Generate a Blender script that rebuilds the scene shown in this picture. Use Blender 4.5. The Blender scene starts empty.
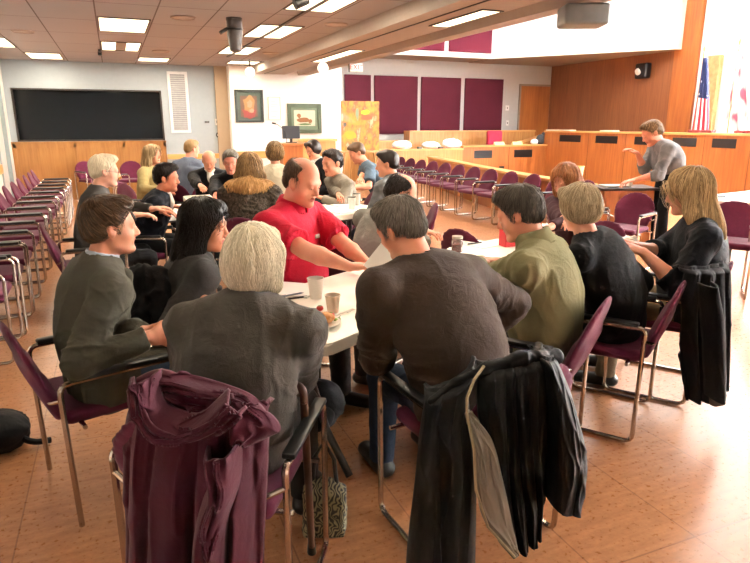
import bpy, bmesh, math, random
import numpy as np
from mathutils import Vector, Matrix

random.seed(7)
C = bpy.context.scene.collection
PI = math.pi

# ------------------------------------------------------------------ camera model
CF = 610.0; CP = math.radians(14.5); CY = math.radians(22.7); CH = 1.6
_fh = (math.sin(CY), math.cos(CY)); _rt = (math.cos(CY), -math.sin(CY))
def ray(px, py):
    a = (px - 375.0) / CF; b = -(py - 281.5) / CF
    f = math.cos(CP) + b * math.sin(CP); u = -math.sin(CP) + b * math.cos(CP)
    return (_fh[0] * f + _rt[0] * a, _fh[1] * f + _rt[1] * a, u)
def W(px, py, d):
    r = ray(px, py); return np.array([r[0] * d, r[1] * d, CH + r[2] * d])
def onz(px, py, z):
    r = ray(px, py); return W(px, py, (z - CH) / r[2])
def ony(px, py, Y):
    r = ray(px, py); return W(px, py, Y / r[1])
def onx(px, py, X):
    r = ray(px, py); return W(px, py, X / r[0])

def V(*a):
    return np.array(a, float)
def nrm(v):
    v = np.asarray(v, float); return v / (np.linalg.norm(v) + 1e-12)
def az(deg):
    a = math.radians(deg); return V(math.sin(a), math.cos(a), 0)

# ------------------------------------------------------------------ materials
def newmat(name):
    m = bpy.data.materials.new(name); m.use_nodes = True
    nt = m.node_tree; b = nt.nodes['Principled BSDF']
    return m, nt, b
def srgb(h):
    if isinstance(h, str):
        c = [int(h[i:i + 2], 16) / 255 for i in (0, 2, 4)]
    else:
        c = h
    return tuple([(x / 12.92 if x <= .04045 else ((x + .055) / 1.055) ** 2.4) for x in c] + [1])
def coords(nt, sc=(1, 1, 1), kind='Object'):
    t = nt.nodes.new('ShaderNodeTexCoord'); mp = nt.nodes.new('ShaderNodeMapping')
    mp.inputs['Scale'].default_value = sc
    nt.links.new(t.outputs[kind], mp.inputs['Vector']); return mp.outputs['Vector']
def noise(nt, vec, scale, detail=3, rough=.55):
    n = nt.nodes.new('ShaderNodeTexNoise'); n.inputs['Scale'].default_value = scale
    n.inputs['Detail'].default_value = detail; n.inputs['Roughness'].default_value = rough
    nt.links.new(vec, n.inputs['Vector']); return n
def ramp(nt, fac, stops):
    r = nt.nodes.new('ShaderNodeValToRGB'); e = r.color_ramp.elements
    while len(e) > 1: e.remove(e[-1])
    e[0].position = stops[0][0]; e[0].color = stops[0][1]
    for p, c in stops[1:]:
        x = e.new(p); x.color = c
    nt.links.new(fac, r.inputs['Fac']); return r.outputs['Color']
def bump(nt, b, h, strength, dist=.01):
    n = nt.nodes.new('ShaderNodeBump'); n.inputs['Strength'].default_value = strength
    n.inputs['Distance'].default_value = dist
    nt.links.new(h, n.inputs['Height']); nt.links.new(n.outputs['Normal'], b.inputs['Normal'])
def sh(c, f):
    return tuple([min(1, x * f) for x in c[:3]] + [1])
_mc = {}
def cached(f):
    def g(*a, **k):
        key = (f.__name__, a, tuple(sorted(k.items())))
        if key not in _mc: _mc[key] = f(*a, **k)
        return _mc[key]
    return g
@cached
def cloth(name, hexc, rough=.85, var=.18, scale=9, weave=420, bs=.25, sheen=.02):
    m, nt, b = newmat(name); c = srgb(hexc); v = coords(nt)
    n = noise(nt, v, scale, 4)
    nt.links.new(ramp(nt, n.outputs['Fac'], [(.3, sh(c, 1 - var)), (.7, sh(c, 1 + var))]), b.inputs['Base Color'])
    b.inputs['Roughness'].default_value = rough; b.inputs['Sheen Weight'].default_value = sheen
    b.inputs['Specular IOR Level'].default_value = .12
    w = noise(nt, v, weave, 2); n3 = noise(nt, v, 26, 3, .6); n3.inputs['Distortion'].default_value = 1.2
    ad = nt.nodes.new('ShaderNodeMath'); ad.operation = 'MULTIPLY_ADD'; ad.inputs[1].default_value = 3.0
    nt.links.new(n3.outputs['Fac'], ad.inputs[0]); nt.links.new(w.outputs['Fac'], ad.inputs[2])
    bump(nt, b, ad.outputs[0], bs, .004); return m
@cached
def plain(name, hexc, rough=.5, metal=0.0, spec=.5, bs=0.0, bscale=60, var=0.06):
    m, nt, b = newmat(name); c = srgb(hexc); v = coords(nt)
    n = noise(nt, v, 12, 2)
    nt.links.new(ramp(nt, n.outputs['Fac'], [(.3, sh(c, 1 - var)), (.7, sh(c, 1 + var))]), b.inputs['Base Color'])
    b.inputs['Roughness'].default_value = rough; b.inputs['Metallic'].default_value = metal
    b.inputs['Specular IOR Level'].default_value = spec
    if bs:
        w = noise(nt, v, bscale, 3); bump(nt, b, w.outputs['Fac'], bs, .004)
    return m
@cached
def skin(name, hexc, red=.25):
    m, nt, b = newmat(name); c = srgb(hexc); v = coords(nt)
    n = noise(nt, v, 14, 4)
    red = red * .55; c2 = (c[0], c[1] * (1 - red), c[2] * (1 - red), 1)
    nt.links.new(ramp(nt, n.outputs['Fac'], [(.35, c2), (.7, sh(c, 1.06))]), b.inputs['Base Color'])
    b.inputs['Roughness'].default_value = .48
    b.inputs['Subsurface Weight'].default_value = .08; b.inputs['Subsurface Radius'].default_value = (.02, .008, .004)
    w = noise(nt, v, 300, 2); bump(nt, b, w.outputs['Fac'], .12, .001); return m
@cached
def hairmat(name, c1, c2, rough=.42):
    m, nt, b = newmat(name); a = srgb(c1); d = srgb(c2)
    g = nt.nodes.new('ShaderNodeNewGeometry'); v = coords(nt, (1, 1, .25)); n = noise(nt, v, 60, 3)
    mx = nt.nodes.new('ShaderNodeMath'); mx.operation = 'ADD'; mx.use_clamp = True
    s1 = nt.nodes.new('ShaderNodeMath'); s1.operation = 'MULTIPLY'; s1.inputs[1].default_value = .7
    s2 = nt.nodes.new('ShaderNodeMath'); s2.operation = 'MULTIPLY'; s2.inputs[1].default_value = .5
    nt.links.new(g.outputs['Random Per Island'], s1.inputs[0]); nt.links.new(n.outputs['Fac'], s2.inputs[0])
    nt.links.new(s1.outputs[0], mx.inputs[0]); nt.links.new(s2.outputs[0], mx.inputs[1])
    nt.links.new(ramp(nt, mx.outputs[0], [(.15, a), (.95, d)]), b.inputs['Base Color'])
    b.inputs['Roughness'].default_value = rough; b.inputs['Specular IOR Level'].default_value = .22
    b.inputs['Sheen Weight'].default_value = .0
    bump(nt, b, n.outputs['Fac'], .5, .004); return m
@cached
def wood(name, c1, c2, axis='z', rough=.35, sc=1.0, planks=0.0, coat=.2):
    """grain runs along axis; planks > 0 gives upright board joints of that width"""
    m, nt, b = newmat(name); a = srgb(c1); d = srgb(c2)
    s = {'z': (14, 14, .8), 'x': (.8, 14, 14), 'y': (14, .8, 14)}[axis]
    v = coords(nt, tuple(x * sc for x in s)); n = noise(nt, v, 1.6, 6, .6)
    col = ramp(nt, n.outputs['Fac'], [(.25, a), (.75, d)])
    v2 = coords(nt, (1.3, 1.3, .12) if axis == 'z' else (.5, .5, .5)); n2 = noise(nt, v2, 1.5, 2)
    mx = nt.nodes.new('ShaderNodeMix'); mx.data_type = 'RGBA'; mx.blend_type = 'MULTIPLY'; mx.inputs[0].default_value = .55
    nt.links.new(col, mx.inputs[6])
    nt.links.new(ramp(nt, n2.outputs['Fac'], [(.35, (.72, .66, .6, 1)), (.65, (1.05, 1.03, 1, 1))]), mx.inputs[7])
    nt.links.new(mx.outputs[2], b.inputs['Base Color'])
    b.inputs['Roughness'].default_value = rough; b.inputs['Coat Weight'].default_value = coat
    bump(nt, b, n.outputs['Fac'], .08, .003); return m

def M_(name, hexc, rough=.5, **k): return plain(name, hexc, rough, **k)
chrome = plain('chrome_tube', 'b9b0a6', .22, 1.0)
blackplastic = plain('black_plastic', '141414', .38)
purple = cloth('purple_upholstery', '541b32', .85, .12, 30, 500, .15, .12)

# ------------------------------------------------------------------ object helpers
def link(name, me, parent=None, mat=None, smooth=True, bev=0):
    o = bpy.data.objects.new(name, me); C.objects.link(o)
    if mat is not None:
        for m in (mat if isinstance(mat, (list, tuple)) else [mat]): me.materials.append(m)
    if smooth and len(me.polygons): me.polygons.foreach_set('use_smooth', [True] * len(me.polygons))
    if parent is not None: o.parent = parent
    return o
def tag(o, label=None, cat=None, group=None, kind=None):
    if label: o['label'] = label
    if cat: o['category'] = cat
    if group: o['group'] = group
    if kind: o['kind'] = kind
    return o
def empty(name, loc=(0, 0, 0), rz=0.0, label=None, cat=None, group=None):
    o = bpy.data.objects.new(name, None); C.objects.link(o)
    o.location = loc; o.rotation_euler = (0, 0, rz); o.empty_display_size = .1
    return tag(o, label, cat, group)

class MB:
    """collects shapes for ONE mesh"""
    def __init__(s): s.bm = bmesh.new()
    def box(s, c, size, R=None, bev=0.0, seg=2):
        t = bmesh.new(); bmesh.ops.create_cube(t, size=1)
        bmesh.ops.scale(t, vec=size, verts=t.verts)
        if bev: bmesh.ops.bevel(t, geom=t.edges[:], offset=bev, segments=seg, profile=.5, affect='EDGES')
        if R is not None: bmesh.ops.transform(t, matrix=R.to_4x4(), verts=t.verts)
        bmesh.ops.translate(t, vec=Vector(c), verts=t.verts); s.add(t); return s
    def b2(s, lo, hi, bev=0.0):
        lo = Vector(lo); hi = Vector(hi); return s.box((lo + hi) / 2, tuple(abs(x) for x in (hi - lo)), None, bev)
    def add(s, t):
        me = bpy.data.meshes.new('t'); t.to_mesh(me); t.free(); s.bm.from_mesh(me); bpy.data.meshes.remove(me)
    def tube(s, pts, r, seg=10, closed=False, cap=True):
        pts = [Vector(p) for p in pts]; n = len(pts); rings = []
        rr = r if isinstance(r, (list, tuple)) else [r] * n
        ref = Vector((0, 0, 1))
        prevx = None
        for i, p in enumerate(pts):
            a = pts[(i - 1) % n] if (closed or i > 0) else p
            b = pts[(i + 1) % n] if (closed or i < n - 1) else p
            d = (b - a).normalized()
            if prevx is None:
                x = d.orthogonal().normalized()
            else:
                x = (prevx - d * prevx.dot(d)).normalized()
            prevx = x; y = d.cross(x)
            rings.append([s.bm.verts.new(p + (x * math.cos(t) + y * math.sin(t)) * rr[i]) for t in [2 * PI * k / seg for k in range(seg)]])
        m = n if closed else n - 1
        for i in range(m):
            A = rings[i]; B = rings[(i + 1) % n]
            for k in range(seg):
                s.bm.faces.new((A[k], A[(k + 1) % seg], B[(k + 1) % seg], B[k]))
        if cap and not closed:
            s.bm.faces.new(rings[0][::-1]); s.bm.faces.new(rings[-1])
        return s
    def lathe(s, prof, c=(0, 0, 0), seg=24, R=None):
        rings = []
        for r, z in prof:
            ring = []
            for k in range(seg):
                t = 2 * PI * k / seg; v = Vector((max(r, 1e-4) * math.cos(t), max(r, 1e-4) * math.sin(t), z))
                if R is not None: v = R @ v
                ring.append(s.bm.verts.new(v + Vector(c)))
            rings.append(ring)
        for A, B in zip(rings, rings[1:]):
            for k in range(seg): s.bm.faces.new((A[k], A[(k + 1) % seg], B[(k + 1) % seg], B[k]))
        s.bm.faces.new(rings[0][::-1]); s.bm.faces.new(rings[-1]); return s
    def prism(s, poly, lo, hi, axis='z'):
        f = {'z': lambda a, b, h: (a, b, h), 'y': lambda a, b, h: (a, h, b), 'x': lambda a, b, h: (h, a, b)}[axis]
        A = [s.bm.verts.new(f(a, b, lo)) for a, b in poly]; B = [s.bm.verts.new(f(a, b, hi)) for a, b in poly]
        n = len(poly)
        s.bm.faces.new(A[::-1]); s.bm.faces.new(B)
        for k in range(n): s.bm.faces.new((A[k], A[(k + 1) % n], B[(k + 1) % n], B[k]))
        return s
    def sphere(s, c, r, u=16, v=10, sc=(1, 1, 1)):
        t = bmesh.new(); bmesh.ops.create_uvsphere(t, u_segments=u, v_segments=v, radius=r)
        bmesh.ops.scale(t, vec=sc, verts=t.verts); bmesh.ops.translate(t, vec=Vector(c), verts=t.verts); s.add(t); return s
    def build(s, name, mat, parent=None, smooth=False):
        me = bpy.data.meshes.new(name); bmesh.ops.recalc_face_normals(s.bm, faces=s.bm.faces[:])
        s.bm.to_mesh(me); s.bm.free()
        o = link(name, me, parent, mat, smooth)
        if smooth:
            try: me.shade_auto_smooth(math.radians(40))
            except Exception:
                try: me.set_sharp_from_angle(angle=math.radians(40))
                except Exception: pass
        return o
def arc(p, q, c, n=6):
    """rounded corner at c between straight runs p..q (bezier)"""
    p, q, c = Vector(p), Vector(q), Vector(c)
    return [p * (1 - t) ** 2 + c * 2 * t * (1 - t) + q * t * t for t in [k / n for k in range(n + 1)]]
def rpath(pts, r, n=5):
    """polyline with rounded corners"""
    pts = [Vector(p) for p in pts]; out = [pts[0]]
    for a, b, c in zip(pts, pts[1:], pts[2:]):
        u = (a - b).normalized(); v = (c - b).normalized(); rr = min(r, (a - b).length * .49, (c - b).length * .49)
        out += arc(b + u * rr, b + v * rr, b, n)
    out.append(pts[-1]); return out
def copy_tree(o, parent=None):
    c = o.copy(); C.objects.link(c)
    if parent is not None: c.parent = parent
    for ch in list(o.children): copy_tree(ch, c)
    return c

# ------------------------------------------------------------------ implicit surfaces
def _hash(ix, iy, iz):
    h = (ix.astype(np.int64) * 374761393 + iy.astype(np.int64) * 668265263 + iz.astype(np.int64) * 2147483647) & 0xffffffff
    h = ((h ^ (h >> 13)) * 1274126177) & 0xffffffff
    return ((h ^ (h >> 16)) & 0xffff) / 65535.0
def vnoise(P, sc=1.0, off=0.0):
    P = np.asarray(P) * sc + off; i = np.floor(P); f = P - i; u = f * f * (3 - 2 * f); i = i.astype(np.int64); r = 0
    for a in (0, 1):
        for b in (0, 1):
            for c in (0, 1):
                w = (u[..., 0] if a else 1 - u[..., 0]) * (u[..., 1] if b else 1 - u[..., 1]) * (u[..., 2] if c else 1 - u[..., 2])
                r = r + w * _hash(i[..., 0] + a, i[..., 1] + b, i[..., 2] + c)
    return r * 2 - 1

class Cap:
    """tapered capsule; flat=(dir, f) squashes along dir; fa/fb cut the ends flat"""
    def __init__(s, a, b, ra, rb=None, k=.02, flat=None, fa=False, fb=False, op='u'):
        s.a = V(*a); s.b = V(*b); s.ra = ra; s.rb = ra if rb is None else rb; s.k = k
        s.flat = (nrm(flat[0]), flat[1]) if flat else None; s.fa = fa; s.fb = fb; s.op = op
    def box(s):
        r = max(s.ra, s.rb) * (max(1, s.flat[1]) if s.flat else 1)
        return np.minimum(s.a, s.b) - r, np.maximum(s.a, s.b) + r
    def d(s, P):
        ab = s.b - s.a; L2 = ab @ ab + 1e-12; q = P - s.a
        t = np.clip((q @ ab) / L2, 0, 1); q2 = q - t[..., None] * ab
        if s.flat:
            n, f = s.flat; c = q2 @ n; q2 = q2 + (c * (1 / f - 1))[..., None] * n
        r = s.ra + (s.rb - s.ra) * t; d = np.sqrt((q2 * q2).sum(-1)) - r
        if s.flat: d = d * min(1, s.flat[1])
        L = math.sqrt(L2)
        if s.fb: d = np.maximum(d, (q @ ab) / L - L)
        if s.fa: d = np.maximum(d, -(q @ ab) / L)
        return d
class Ell:
    def __init__(s, c, r, R=None, k=.02, op='u'):
        s.c = V(*c); s.r = V(*r); s.R = R; s.k = k; s.op = op
    def box(s):
        if s.R is None: e = s.r
        else: e = np.sqrt(((s.R * s.r) ** 2).sum(1))
        return s.c - e, s.c + e
    def d(s, P):
        q = P - s.c
        if s.R is not None: q = q @ s.R
        k0 = np.sqrt(((q / s.r) ** 2).sum(-1)); k1 = np.sqrt(((q / s.r ** 2) ** 2).sum(-1)) + 1e-9
        return k0 * (k0 - 1) / k1
class Box:
    def __init__(s, c, half, R=None, rnd=.01, k=.02, op='u'):
        s.c = V(*c); s.h = V(*half); s.R = R; s.q = rnd; s.k = k; s.op = op
    def box(s):
        e = s.h + s.q
        if s.R is not None: e = (np.abs(s.R) * e).sum(1)
        return s.c - e, s.c + e
    def d(s, P):
        q = P - s.c
        if s.R is not None: q = q @ s.R
        q = np.abs(q) - s.h
        return np.sqrt((np.maximum(q, 0) ** 2).sum(-1)) + np.minimum(q.max(-1), 0) - s.q
class Plane:
    """keeps the side n.(p-c) < 0 (op 'i')"""
    def __init__(s, c, n): s.c = V(*c); s.n = nrm(n); s.op = 'i'; s.k = 0
    def box(s): return None
    def d(s, P): return (P - s.c) @ s.n

def comb(a, b, k, op):
    if op == 'u':
        if k <= 0: return np.minimum(a, b)
        h = np.maximum(k - np.abs(a - b), 0) / k; return np.minimum(a, b) - h * h * k * .25
    if op == 's':
        b = -b
        if k <= 0: return np.maximum(a, b)
        h = np.maximum(k - np.abs(a - b), 0) / k; return np.maximum(a, b) + h * h * k * .25
    return np.maximum(a, b)
def evals(prims, P):
    D = np.full(P.shape[:-1], .3)
    for p in prims: D = comb(D, p.d(P), p.k, p.op)
    return D
def nets(prims, h, disp=None):
    """prims -> (verts, quads) by surface nets"""
    bx = [p.box() for p in prims if p.op == 'u' and p.box() is not None]
    lo = np.min([b[0] for b in bx], 0) - 3 * h; hi = np.max([b[1] for b in bx], 0) + 3 * h
    n = np.ceil((hi - lo) / h).astype(int) + 1
    D = np.full(n, .2, np.float32)
    ax = [lo[i] + h * np.arange(n[i]) for i in range(3)]
    for p in prims:
        b = p.box()
        if b is None:
            a0 = [0, 0, 0]; a1 = list(n)
        else:
            m = p.k + 2.5 * h
            a0 = [max(0, int((b[0][i] - m - lo[i]) / h)) for i in range(3)]
            a1 = [min(n[i], int((b[1][i] + m - lo[i]) / h) + 2) for i in range(3)]
            if any(a1[i] <= a0[i] for i in range(3)): continue
        g = np.stack(np.meshgrid(*[ax[i][a0[i]:a1[i]] for i in range(3)], indexing='ij'), -1)
        s = (slice(a0[0], a1[0]), slice(a0[1], a1[1]), slice(a0[2], a1[2]))
        D[s] = comb(D[s], p.d(g), p.k, p.op)
    D[0] = D[-1] = .2; D[:, 0] = D[:, -1] = .2; D[:, :, 0] = D[:, :, -1] = .2
    S = D < 0
    cnt = np.zeros(n - 1, np.int8)
    cor = [(a, b, c) for a in (0, 1) for b in (0, 1) for c in (0, 1)]
    def sub(A, c): return A[c[0]:A.shape[0] - 1 + c[0], c[1]:A.shape[1] - 1 + c[1], c[2]:A.shape[2] - 1 + c[2]]
    for c in cor: cnt += sub(S, c)
    idx = np.argwhere((cnt > 0) & (cnt < 8))
    if len(idx) == 0: return np.zeros((0, 3)), np.zeros((0, 4), int)
    acc = np.zeros((len(idx), 3)); num = np.zeros(len(idx))
    cv = {c: D[idx[:, 0] + c[0], idx[:, 1] + c[1], idx[:, 2] + c[2]].astype(float) for c in cor}
    for c in cor:
        for a in range(3):
            if c[a] == 0:
                e = list(c); e[a] = 1; e = tuple(e); x, y = cv[c], cv[e]
                m = (x < 0) != (y < 0); t = np.where(m, x / np.where(m, x - y, 1), 0)
                pos = np.tile(np.array(c, float), (len(idx), 1)); pos[:, a] = t
                acc[m] += pos[m]; num[m] += 1
    verts = lo + (idx + acc / num[:, None]) * h
    vid = np.full(n - 1, -1, np.int32); vid[idx[:, 0], idx[:, 1], idx[:, 2]] = np.arange(len(idx))
    quads = []
    for a in range(3):
        u, v = (a + 1) % 3, (a + 2) % 3
        s0 = [slice(None)] * 3; s1 = [slice(None)] * 3; s0[a] = slice(0, -1); s1[a] = slice(1, None)
        A = S[tuple(s0)]; B = S[tuple(s1)]
        e = np.argwhere(A != B)
        e = e[(e[:, u] > 0) & (e[:, v] > 0) & (e[:, u] < n[u] - 1) & (e[:, v] < n[v] - 1)]
        flip = A[e[:, 0], e[:, 1], e[:, 2]]
        def g(du, dv):
            q = e.copy(); q[:, u] -= du; q[:, v] -= dv; return vid[q[:, 0], q[:, 1], q[:, 2]]
        Q = np.stack([g(1, 1), g(0, 1), g(0, 0), g(1, 0)], 1)
        Q[~flip] = Q[~flip][:, ::-1]; quads.append(Q)
    Q = np.concatenate(quads); Q = Q[(Q >= 0).all(1)]
    return verts, Q
def vnormals(v, q):
    a = np.cross(v[q[:, 2]] - v[q[:, 0]], v[q[:, 3]] - v[q[:, 1]]); n = np.zeros_like(v)
    for k in range(4): np.add.at(n, q[:, k], a)
    return n / (np.linalg.norm(n, axis=1)[:, None] + 1e-12)
def mesh_np(name, v, q):
    me = bpy.data.meshes.new(name); me.vertices.add(len(v)); me.vertices.foreach_set('co', np.asarray(v, np.float32).ravel())
    k = q.shape[1]; me.loops.add(len(q) * k); me.loops.foreach_set('vertex_index', q.astype(np.int32).ravel())
    me.polygons.add(len(q)); me.polygons.foreach_set('loop_start', np.arange(0, len(q) * k, k, dtype=np.int32))
    me.polygons.foreach_set('loop_total', np.full(len(q), k, np.int32)); me.update(calc_edges=True); me.validate(); return me
def wrinkle(v, fs, fo, cen=None):
    P = v * np.array(fs)
    P = P + 1.3 * np.stack([vnoise(P, .45, fo + 3), vnoise(P, .45, fo + 17), vnoise(P, .45, fo + 31)], -1)
    a = np.clip(1 - np.abs(vnoise(P, .9, fo)) * 1.5, 0, 1) ** 2.2; b = np.clip(1 - np.abs(vnoise(P, 2.1, fo + 5)) * 1.6, 0, 1) ** 2
    m = .55 + .45 * vnoise(v, 5.0, fo + 9)
    if cen is not None:
        w = 0
        for c in cen: w = w + np.exp(-((v - c) ** 2).sum(1) / .016)
        m = m * .7 + np.clip(w, 0, 1.3)
    return (a * 1.5 + b * .7 - .6) * m
def solid(name, prims, h, mat, parent=None, folds=0.0, fs=(14, 14, 14), fo=0.0, amp2=0.0, matfn=None, inv=None, post=None, cen=None):
    """mesh of an implicit shape, folds pushed along the normals"""
    v, q = nets(prims, h)
    if folds or amp2:
        nn = vnormals(v, q)
        v = v + nn * (folds * wrinkle(v, fs, fo, cen) + amp2 * vnoise(v, 60, fo))[:, None]
    if post is not None: v = post(v)
    me = mesh_np(name, v, q)
    o = link(name, me, None, mat)
    if matfn is not None:
        cc = v[q].mean(1); me.polygons.foreach_set('material_index', matfn(cc).astype(np.int32))
    if inv is not None:
        me.transform(inv)
    if parent is not None: o.parent = parent
    return o

def WH(px, py, f):
    """point on the pixel's ray at horizontal distance f ahead of the camera"""
    b = -(py - 281.5) / CF; return W(px, py, f / (math.cos(CP) + b * math.sin(CP)))
def crom(pts, t):
    """Catmull-Rom through the points, t in 0..1"""
    P = np.array(pts, float); n = len(P) - 1; x = np.clip(t, 0, 1) * n; i = np.minimum(x.astype(int), n - 1); u = (x - i)[:, None]
    g = lambda k: P[np.clip(i + k, 0, n)]
    a, b, c, d = g(-1), g(0), g(1), g(2)
    return .5 * (2 * b + (c - a) * u + (2 * a - 5 * b + 4 * c - d) * u ** 2 + (3 * b - a - 3 * c + d) * u ** 3)
def drape(name, A, B, mat, parent=None, inv=None, nu=90, nv=110, pleats=5, amp=.03, bulge=.03, grow=1.0, seed=1, thick=.01, edge=.05, fine=.004, along=False, top=0.0):
    """hanging cloth between two edge lines A(t), B(t) given as (px, py, f); pleats run down it"""
    t = np.linspace(0, 1, nv); u = np.linspace(0, 1, nu)
    a = crom(A, t); b = crom(B, t)
    T, U = np.meshgrid(t, u, indexing='ij')
    G = a[:, None, :] * (1 - U[..., None]) + b[:, None, :] * U[..., None]
    # to world
    pts = np.array([[WH(*g) for g in row] for row in G])
    Q = np.stack([U * pleats, T * .9, T * 0 + seed * 3.7], -1)
    ph = U * pleats + .55 * vnoise(Q, .8, seed) + .18 * T * vnoise(Q, 1.7, seed + 4)
    w = 1 - np.abs(np.sin(PI * ph)) ** .75 * 1.0
    w2 = np.clip(1 - np.abs(vnoise(np.stack([U * pleats * 1.9 + .7 * T, T * 2.6 - U * 1.3, U * 0 + seed], -1), 1.6, seed + 9)) * 1.7, 0, 1) ** 2
    am = amp * (np.clip(T * grow * 1.6, 0, 1) * .75 + .25) if not along else amp
    off = -(w * am) * -1 - bulge * np.sin(PI * U) ** .7 + edge * (2 * np.abs(U - .5)) ** 6 - fine * 2 * w2
    dirn = np.array([math.sin(CY), math.cos(CY), 0.0])
    pts = pts + dirn * off[..., None]
    if top:   # fold over the chair back, away from the viewer
        k = np.clip(1 - T / .10, 0, 1) ** 1.5; pts = pts + dirn * (k * top)[..., None] - np.array([0, 0, 1.0]) * (k ** 2 * top * .35)[..., None]
    v = pts.reshape(-1, 3); idx = np.arange(nv * nu).reshape(nv, nu)
    q = np.stack([idx[:-1, :-1], idx[:-1, 1:], idx[1:, 1:], idx[1:, :-1]], -1).reshape(-1, 4)
    # closed shell: a second skin behind the first
    n = vnormals(v, q); n *= -np.sign((n @ dirn))[:, None]      # n points at the viewer
    v2 = v - n * thick; m = nv * nu; q2 = q[:, ::-1] + m
    rim = np.concatenate([idx[0, :], idx[1:, -1], idx[-1, -2::-1], idx[-2:0:-1, 0]]); r2 = np.roll(rim, -1)
    qs = np.stack([rim, rim + m, r2 + m, r2], -1)
    me = mesh_np(name, np.concatenate([v, v2]), np.concatenate([q, q2, qs]))
    bm = bmesh.new(); bm.from_mesh(me); bmesh.ops.recalc_face_normals(bm, faces=bm.faces[:]); bm.to_mesh(me); bm.free()
    o = link(name, me, None, mat)
    if inv is None:
        c = v.mean(0); inv = Matrix.Translation((-float(c[0]), -float(c[1]), 0)); o.location = (float(c[0]), float(c[1]), 0); me.transform(inv); return o, inv
    me.transform(inv); o.parent = parent; return o
# ------------------------------------------------------------------ people
def frame(fwd, up):
    up = nrm(up); r = nrm(np.cross(fwd, up)); f = np.cross(up, r)
    return np.stack([r, f, up], 1)          # columns right, forward, up
class HF:
    """head frame: local metres -> world"""
    def __init__(s, c, R, sc=1.0): s.c = V(*c); s.R = R; s.s = sc
    def p(s, x, y, z): return s.c + s.R @ (V(x, y, z) * s.s)
    def cap(s, a, b, ra, rb=None, k=.01, **kw):
        if 'flat' in kw: kw['flat'] = (s.R @ V(*kw['flat'][0]), kw['flat'][1])
        return Cap(s.p(*a), s.p(*b), ra * s.s, (ra if rb is None else rb) * s.s, k * s.s, **kw)
    def ell(s, c, r, k=.01, rot=None, **kw):
        R = s.R if rot is None else s.R @ rot
        return Ell(s.p(*c), V(*r) * s.s, R, k * s.s, **kw)
    def plane(s, c, n): return Plane(s.p(*c), s.R @ V(*n))
    def loc(s, P): return ((P - s.c) @ s.R) / s.s

def head_prims(H, o):
    jw = o.get('jaw', 1.0); fat = o.get('fat', 0.0)
    L = [H.ell((0, -.014, .032), (.077, .098, .09), .01),
         H.ell((0, .028, -.028), (.061 * jw + fat, .063, .084), .03),
         H.cap((-.034 * jw, .015, -.07), (-.012, .062, -.094), .026 + fat, .02, .025),
         H.cap((.034 * jw, .015, -.07), (.012, .062, -.094), .026 + fat, .02, .025),
         H.ell((.033, .052, -.03), (.027 + fat, .027, .028), .02), H.ell((-.033, .052, -.03), (.027 + fat, .027, .028), .02),
         H.cap((-.032, .077, .022), (.032, .077, .022), .013, None, .018),
         H.ell((.03, .094, .003), (.017, .012, .011), .012, op='s'), H.ell((-.03, .094, .003), (.017, .012, .011), .012, op='s'),
         H.cap((0, .086, .014), (0, .108, -.026), .0075, .012, .012),
         H.ell((.011, .098, -.033), (.008, .009, .007), .008), H.ell((-.011, .098, -.033), (.008, .009, .007), .008),
         H.cap((-.03, .08, .008), (-.022, .083, .0095), .006, None, .006), H.cap((.03, .08, .008), (.022, .083, .0095), .006, None, .006),
         H.cap((-.02, .083, -.057), (0, .093, -.053), .005, .006, .007), H.cap((.02, .083, -.057), (0, .093, -.053), .005, .006, .007),
         H.cap((-.015, .084, -.0665), (.015, .084, -.0665), .0075, None, .006),
         H.cap((-.022, .093, -.0612), (.022, .093, -.0612), .0022, None, .004, op='s'),
         H.ell((0, .083, -.096), (.018, .014, .014), .02)] + [H.ell((x, .0785, .0062 - .003 * o.get('lid', 1)), (.0145, .0125, .0085), .004) for x in (.03, -.03)]
    for s_ in (1, -1):
        rot = np.array(Matrix.Rotation(s_ * .35, 3, 'Z'))
        L += [H.ell((s_ * .078, -.008, -.002), (.009, .019, .031), .006, rot=rot), H.ell((s_ * .076, -.002, -.022), (.008, .012, .014), .008),
              H.ell((s_ * .086, .000, .003), (.006, .009, .017), .004, rot=rot, op='s')]
    return L
def hand_prims(w, d, pn, side, curl=.5, spread=.5, s=1.0, thumb=.5):
    """w wrist point, d finger direction, pn palm-facing normal, side=+1 puts the thumb on cross(d, pn)"""
    d = nrm(d); pn = nrm(pn - d * (pn @ d)); t = np.cross(d, pn) * side
    kn = w + d * .088 * s
    L = [Cap(w - d * .01, w + d * .03 * s, .026 * s, .03 * s, .01, flat=(pn, .62)), Cap(w + d * .025 * s + t * .012 * s, kn + t * .022 * s, .022 * s, .017 * s, .012, flat=(pn, .62)),
         Cap(w + d * .025 * s - t * .012 * s, kn - t * .024 * s, .022 * s, .015 * s, .012, flat=(pn, .62))]
    for i, (o_, l_) in enumerate(((.031, .92), (.0105, 1.0), (-.0105, .95), (-.030, .76))):
        p = kn + t * o_ * s - d * (abs(o_) * .25) * s; a = .25 * curl; dd = nrm(d + t * (o_ * 4 * spread))
        for j, (ln, r0, r1) in enumerate(((.042, .0095, .0086), (.027, .0086, .0078), (.022, .0078, .0066))):
            a += (.55 if j else .25) * curl * 1.5 * (1 + .1 * i)
            v = dd * math.cos(a) + pn * math.sin(a); e = p + v * ln * l_ * s
            L.append(Cap(p, e, r0 * s, r1 * s, .004)); p = e
    p = w + d * .022 * s + t * .024 * s; dd = nrm(d * .75 + t * (.75 - .3 * thumb) + pn * .35)
    for ln, r0, r1 in ((.04, .014, .0105), (.032, .0105, .0095), (.024, .0095, .0075)):
        e = p + dd * ln * s; L.append(Cap(p, e, r0 * s, r1 * s, .006)); p = e; dd = nrm(dd + (d * .55 - t * .3 + pn * .15 * thumb))
    return L
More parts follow.
